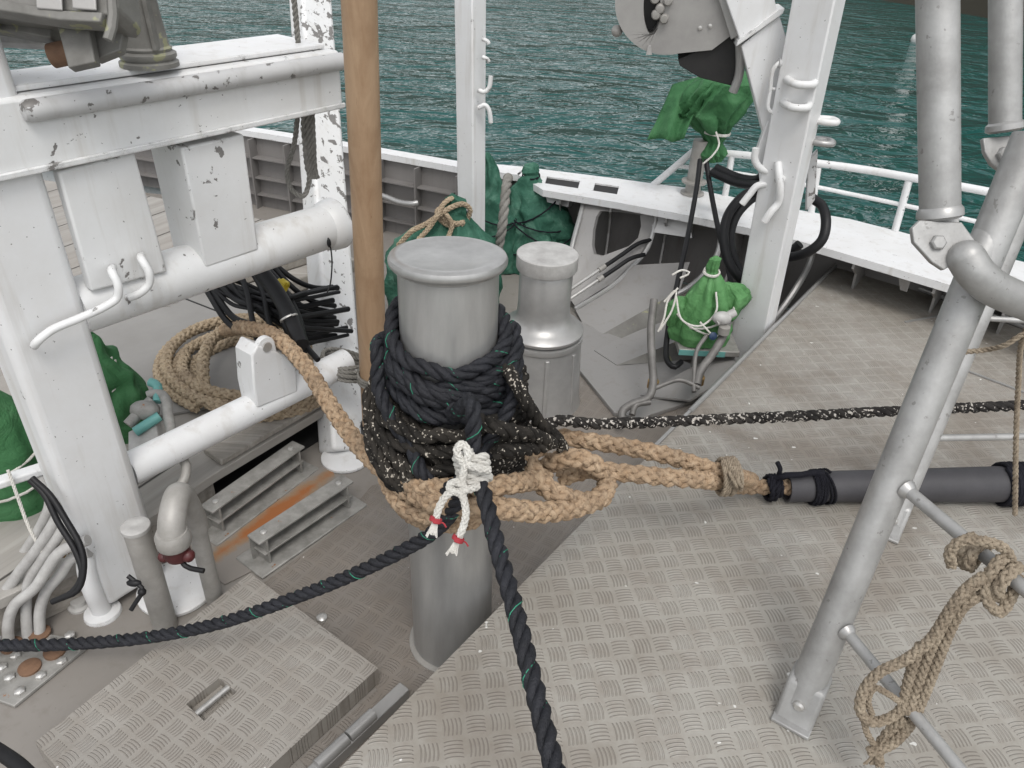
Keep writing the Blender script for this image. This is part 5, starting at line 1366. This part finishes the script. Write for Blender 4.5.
# cluster of bent pipes at the left edge, rising from a bolted plate
BPc = Z(30, 662)
t = thing('pipe_cluster', 'cluster of bent grey pipes rising from a rusty bolted plate at the left edge', 'pipework', BPc)
for k, pts in enumerate(([(66, 482), (60, 510), (40, 545), (15, 578), (2, 600), (-2, 640)], [(72, 500), (62, 530), (42, 560), (28, 585), (26, 610), (28, 640)], [(88, 540), (60, 552), (48, 568), (35, 588), (14, 606), (8, 625), (10, 650)], [(90, 552), (72, 558), (60, 575), (46, 592), (40, 610), (40, 638)], [(38, 470), (50, 500), (44, 520), (26, 550), (6, 575), (-14, 600)])):
    m_ = MB(); b_ = Z(pts[-1][0], pts[-1][1]); d0 = (b_ - CO).dot(CF)
    m_.pipe([D(x, y, d0 - (pts[-1][1] - y) * .0009) for x, y in pts], .0185, 14); build('pipe', m_, CAPTOP, t)
m_ = MB(); m_.prism([Z(*p, .016) for p in ((-30, 668), (20, 630), (95, 640), (14, 706), (-30, 690))], V((0, 0, -.014))); bp = build('bolted_plate', m_, FITT, t, bevel=.003)
for (x, y) in ((2, 668), (10, 678), (20, 692), (41, 676), (62, 662), (30, 648), (80, 648), (16, 656), (52, 642), (70, 636)):
    m_ = MB(); m_.lathe(Z(x, y, .016), [(.018, 0), (.018, .009), (.012, .014), (.002, .015)], 6); build('bolt', m_, ZINC, bp)
for (x, y) in ((30, 668), (55, 652), (12, 646), (40, 634)):
    m_ = MB(); m_.lathe(Z(x, y, .016), [(.036, 0), (.036, .008), (.022, .012)], 18); build('flange', m_, RUST, bp)
m_ = MB(); m_.beam(Z(5, 622, .03), Z(96, 566, .03), .03, .05); build('support_bar', m_, GREYP, t, bevel=.004)
m_ = MB()
for k in range(4): m_.coil(D(78 - 6 * k, 544 + 3 * k, 2.66), V((.8, .3, -.4)), .024, .004, 2, .01)
build('clamps', m_, BRASS, t)
for k, (pts, lab) in enumerate((([(32, 478), (50, 495), (66, 520), (80, 545), (84, 565), (78, 590), (62, 598)], 'black cable arching over the bent pipes, the upper one'), ([(30, 480), (44, 494), (58, 522), (76, 552), (82, 575), (72, 592), (52, 602)], 'black cable arching over the bent pipes, the lower one'))):
    m_ = MB(); m_.pipe([D(x, y, 2.45) for x, y in pts], .010, 10); o = build('black_cable', m_, BLACKR); tag(o, lab, 'cable', 'black cables over the bent pipes')
m_ = MB(); m_.lathe(Z(80, 606), [(.04, 0), (.04, .01), (.028, .014), (.026, .03), (.012, .032)], 18); o = build('deck_eye', m_, CAPTOP); tag(o, 'small round pale deck fitting left of the white strut foot', 'deck fitting')
m_ = MB(); m_.laid([D(8, 470, 2.6), D(18, 498, 2.62), D(28, 525, 2.63), D(42, 552, 2.6)], .012); o = build('white_line', m_, RWH); tag(o, 'thin white cord hanging from the large green cover over the pipes', 'cord')
# tray under the large cover
m_ = MB(); m_.beam(D(-40, 495, 2.55), D(60, 463, 2.75), .05, .03); o = build('white_bar', m_, WHITEC, bevel=.008); tag(o, 'white bar running under the large green cover to the trestle leg', 'bar')

# hatch lid with recessed handle and hinge
HZ = .085
hp = [Z(*p, HZ) for p in ((35, 742), (250, 573), (378, 668), (258, 778), (150, 880))]
t = thing('deck_hatch', 'tread plate hatch lid with a recessed handle on the lower deck', 'hatch', V((hp[0].x, hp[0].y, 0)))
hn = [Z(*p, HZ) for p in ((186, 704), (219, 678), (237, 692), (204, 721))]
# lid as a plate with a rectangular hole for the handle
m_ = MB(); ou = [hp[0], hp[1], hp[2], hp[3], hp[4]]; ou = [hp[0], hp[0].lerp(hp[1], .6), hp[1], hp[2], hp[3], hp[4]]
vs = [p.copy() for p in ou] + hn
m_.add(vs, [(0, 6, 7, 1), (1, 7, 2), (7, 8, 3, 2), (8, 9, 4, 3), (9, 6, 0, 5), (9, 5, 4)])
n_ = len(ou)
m_.add([p for p in ou] + [V((p.x, p.y, .006)) for p in ou], [(i, (i + 1) % n_, n_ + (i + 1) % n_, n_ + i) for i in range(n_)])
for i in range(4): m_.add([hn[i], hn[(i + 1) % 4], hn[(i + 1) % 4] - UPZ * .04, hn[i] - UPZ * .04], [(0, 1, 2, 3)])
m_.add([p - UPZ * .04 for p in hn], [(0, 1, 2, 3)])
build('lid', m_, PLATE3, t, smooth=False)
m_ = MB(); a, b = hn[0].lerp(hn[3], .5) - UPZ * .012, hn[1].lerp(hn[2], .5) - UPZ * .012; m_.cyl(a, b, .010); build('handle', m_, ZINC, t)
m_ = MB(); m_.lathe(Z(322, 619, .004), [(.02, 0), (.02, .012), (.012, .018), (.002, .019)], 14); build('stud', m_, ZINC, t)
m_ = MB(); a, b = Z(405, 690, .03), Z(290, 798, .03); m_.beam(a, b, .045, .05); o = build('hinge_bar', m_, CAPST, bevel=.004)
tag(o, 'pale metal hinge bar along the gap beside the hatch lid', 'hinge')
m_ = MB(); m_.cyl(a.lerp(b, .35) + UPZ * .03, a.lerp(b, .62) + UPZ * .03, .022, seg=18); build('knuckle', m_, CAPST, o) if False else None
d_ = (b - a).normalized()
for f0, f1 in ((.30, .52), (.535, .78)):
    m_ = MB(); m_.cyl(a.lerp(b, f0) + UPZ * .03, a.lerp(b, f1) + UPZ * .03, .021, seg=18)
    k_o = build('knuckle', m_, CAPST, o)

# ================================================================== MACHINERY ON THE BEAM (upper left)
t = thing('roller_fairlead', 'grey moss stained roller fairlead standing on the white trestle beam', 'fairlead', fpt(.36, zt + .02, -.06))
RB_ = D(146, 46, (fpt(.36, zt, -.06) - CO).dot(CF)); RB_.z = zt + .02; s = (RB_ - CO).dot(CF) / F
m_ = MB(); m_.lathe(RB_, [(28 * s, 0), (28 * s, .012), (25 * s, .018), (27 * s, .026), (27 * s, .036), (23 * s, .042), (24 * s, .05), (20 * s, .06)], 36); build('base_ring', m_, MACH, t)
m_ = MB(); m_.lathe(RB_, [(22 * s, .05), (20 * s, .10), (17 * s, .2), (15 * s, .34)], 28); build('cone', m_, MACH, t)
for dx in (-17, 4, 17):
    m_ = MB(); m_.beam(RB_ + V((dx * s, -.045, .05)), RB_ + V((dx * s * .7, -.03, .34)), .012, .03); build('rib', m_, MACH, t, bevel=.002)
t = thing('winch_frame', 'grey weathered winch frame with hanging plates behind the white trestle beam', 'winch', D(70, 60, 1.75))
wq = lambda x, y, d=1.8: D(x, y, d)
m_ = MB(); m_.prism([wq(-40, 0), wq(112, 16), wq(118, 8), wq(112, -50), wq(-40, -60)], CF * .12); build('housing', m_, MACH, t, bevel=.006)
m_ = MB(); m_.prism([wq(-40, 4, 1.78), wq(60, 20, 1.78), wq(100, 22, 1.78), wq(102, 12, 1.78), wq(60, 10, 1.78), wq(-40, -8, 1.78)], CF * .05); build('ledge', m_, MACH, t, bevel=.004)
m_ = MB(); m_.prism([wq(55, 18, 1.86), wq(88, 24, 1.86), wq(95, 62, 1.86), wq(68, 68, 1.86)], CF * .03); build('hanging_plate', m_, MACH, t, bevel=.004)
m_ = MB(); m_.prism([wq(88, 20, 1.9), wq(125, 22, 1.9), wq(120, 50, 1.9), wq(95, 60, 1.9)], CF * .03); build('hanging_plate', m_, MACH, t, bevel=.004)
m_ = MB(); m_.prism([wq(-40, 22, 1.92), wq(50, 38, 1.92), wq(52, 22, 1.92), wq(-40, 8, 1.92)], CF * .05); build('beam', m_, MACH, t, bevel=.004)
m_ = MB(); m_.prism([wq(-40, 40, 2.0), wq(42, 44, 2.0), wq(40, 36, 2.0), wq(-40, 30, 2.0)], CF * .04); build('beam', m_, CAPTOP, t, bevel=.004)
m_ = MB(); m_.cyl(wq(52, 56, 1.95), wq(70, 52, 1.95), .03); build('rusty_roller', m_, RUST, t)
for (x0, x1) in ((36, 62), (72, 96)):
    m_ = MB(); m_.prism([wq(x0, 8, 1.775), wq(x1, 10, 1.775), wq(x1 - 2, -30, 1.775), wq(x0 - 2, -30, 1.775)], CF * .006); build('panel', m_, BLOCK, t, bevel=.003)
m_ = MB(); m_.tube(spline([wq(108, 40, 1.8), wq(113, 20, 1.8), wq(108, -30, 1.8)], .03), .012, 8); build('lichen_bar', m_, MACH, t)

# buoy on the water
WBp = Z(917, 42, -2.2)
t = thing('white_buoy', 'small white mooring buoy floating on the dark green water', 'buoy', WBp)
m_ = MB(); m_.lathe(WBp, [(.05, -.15), (.22, -.05), (.27, .08), (.24, .22), (.12, .32), (.05, .35)], 24); build('float', m_, WHITEB, t)
m_ = MB(); m_.cyl(WBp + UPZ * .33, WBp + UPZ * .50 + V((.05, 0, 0)), .035); build('spindle', m_, WHITEB, t)

m_ = MB(); m_.pipe([D(-30, 735, 1.9), D(0, 752, 1.88), D(22, 768, 1.85), D(50, 800, 1.8)], .018, 12)
o = build('black_hose', m_, BLACKR); tag(o, 'short length of black hose in the lower left corner of the deck', 'hose')

# ================================================================== WORLD, LIGHT, CAMERA
w = bpy.data.worlds.new('World'); sc.world = w; w.use_nodes = True
nt = w.node_tree; bg = nt.nodes['Background']
sky = N(nt, 'ShaderNodeTexSky', sky_type='NISHITA'); sky.sun_disc = False
SE, SA = R_(60), R_(168)                                 # sun high behind the viewer's right, veiled by cloud
sky.sun_elevation = SE; sky.sun_rotation = SA; sky.dust_density = 2.2; sky.air_density = 1
hsv = N(nt, 'ShaderNodeHueSaturation'); hsv.inputs['Saturation'].default_value = .13
L(nt, sky.outputs[0], hsv.inputs['Color']); L(nt, hsv.outputs[0], bg.inputs['Color'])
bg.inputs['Strength'].default_value = .15
sun = bpy.data.lights.new('sun', 'SUN'); sun.energy = .7; sun.angle = R_(22); sun.color = (1, .96, .90)
so = bpy.data.objects.new('sun', sun); COL.objects.link(so)
sd = V((math.sin(SA) * math.cos(SE), math.cos(SA) * math.cos(SE), math.sin(SE)))
so.rotation_euler = (-sd).to_track_quat('-Z', 'Y').to_euler()
cam = bpy.data.cameras.new('camera'); co = bpy.data.objects.new('camera', cam); COL.objects.link(co)
cam.sensor_width = 36; cam.sensor_fit = 'HORIZONTAL'; cam.lens = F / 1024 * 36; cam.clip_start = .02; cam.clip_end = 3000
mt = Matrix((CR, CU, -CF)).transposed().to_4x4(); mt.translation = CO
co.matrix_world = mt; sc.camera = co
vs = sc.view_settings; vs.view_transform = 'Standard'; vs.look = 'None'; vs.gamma = 1; vs.use_curve_mapping = False; vs.exposure = .66
sc.cycles.max_bounces = 6; sc.cycles.diffuse_bounces = 3; sc.cycles.glossy_bounces = 3
sc.cycles.use_denoising = True
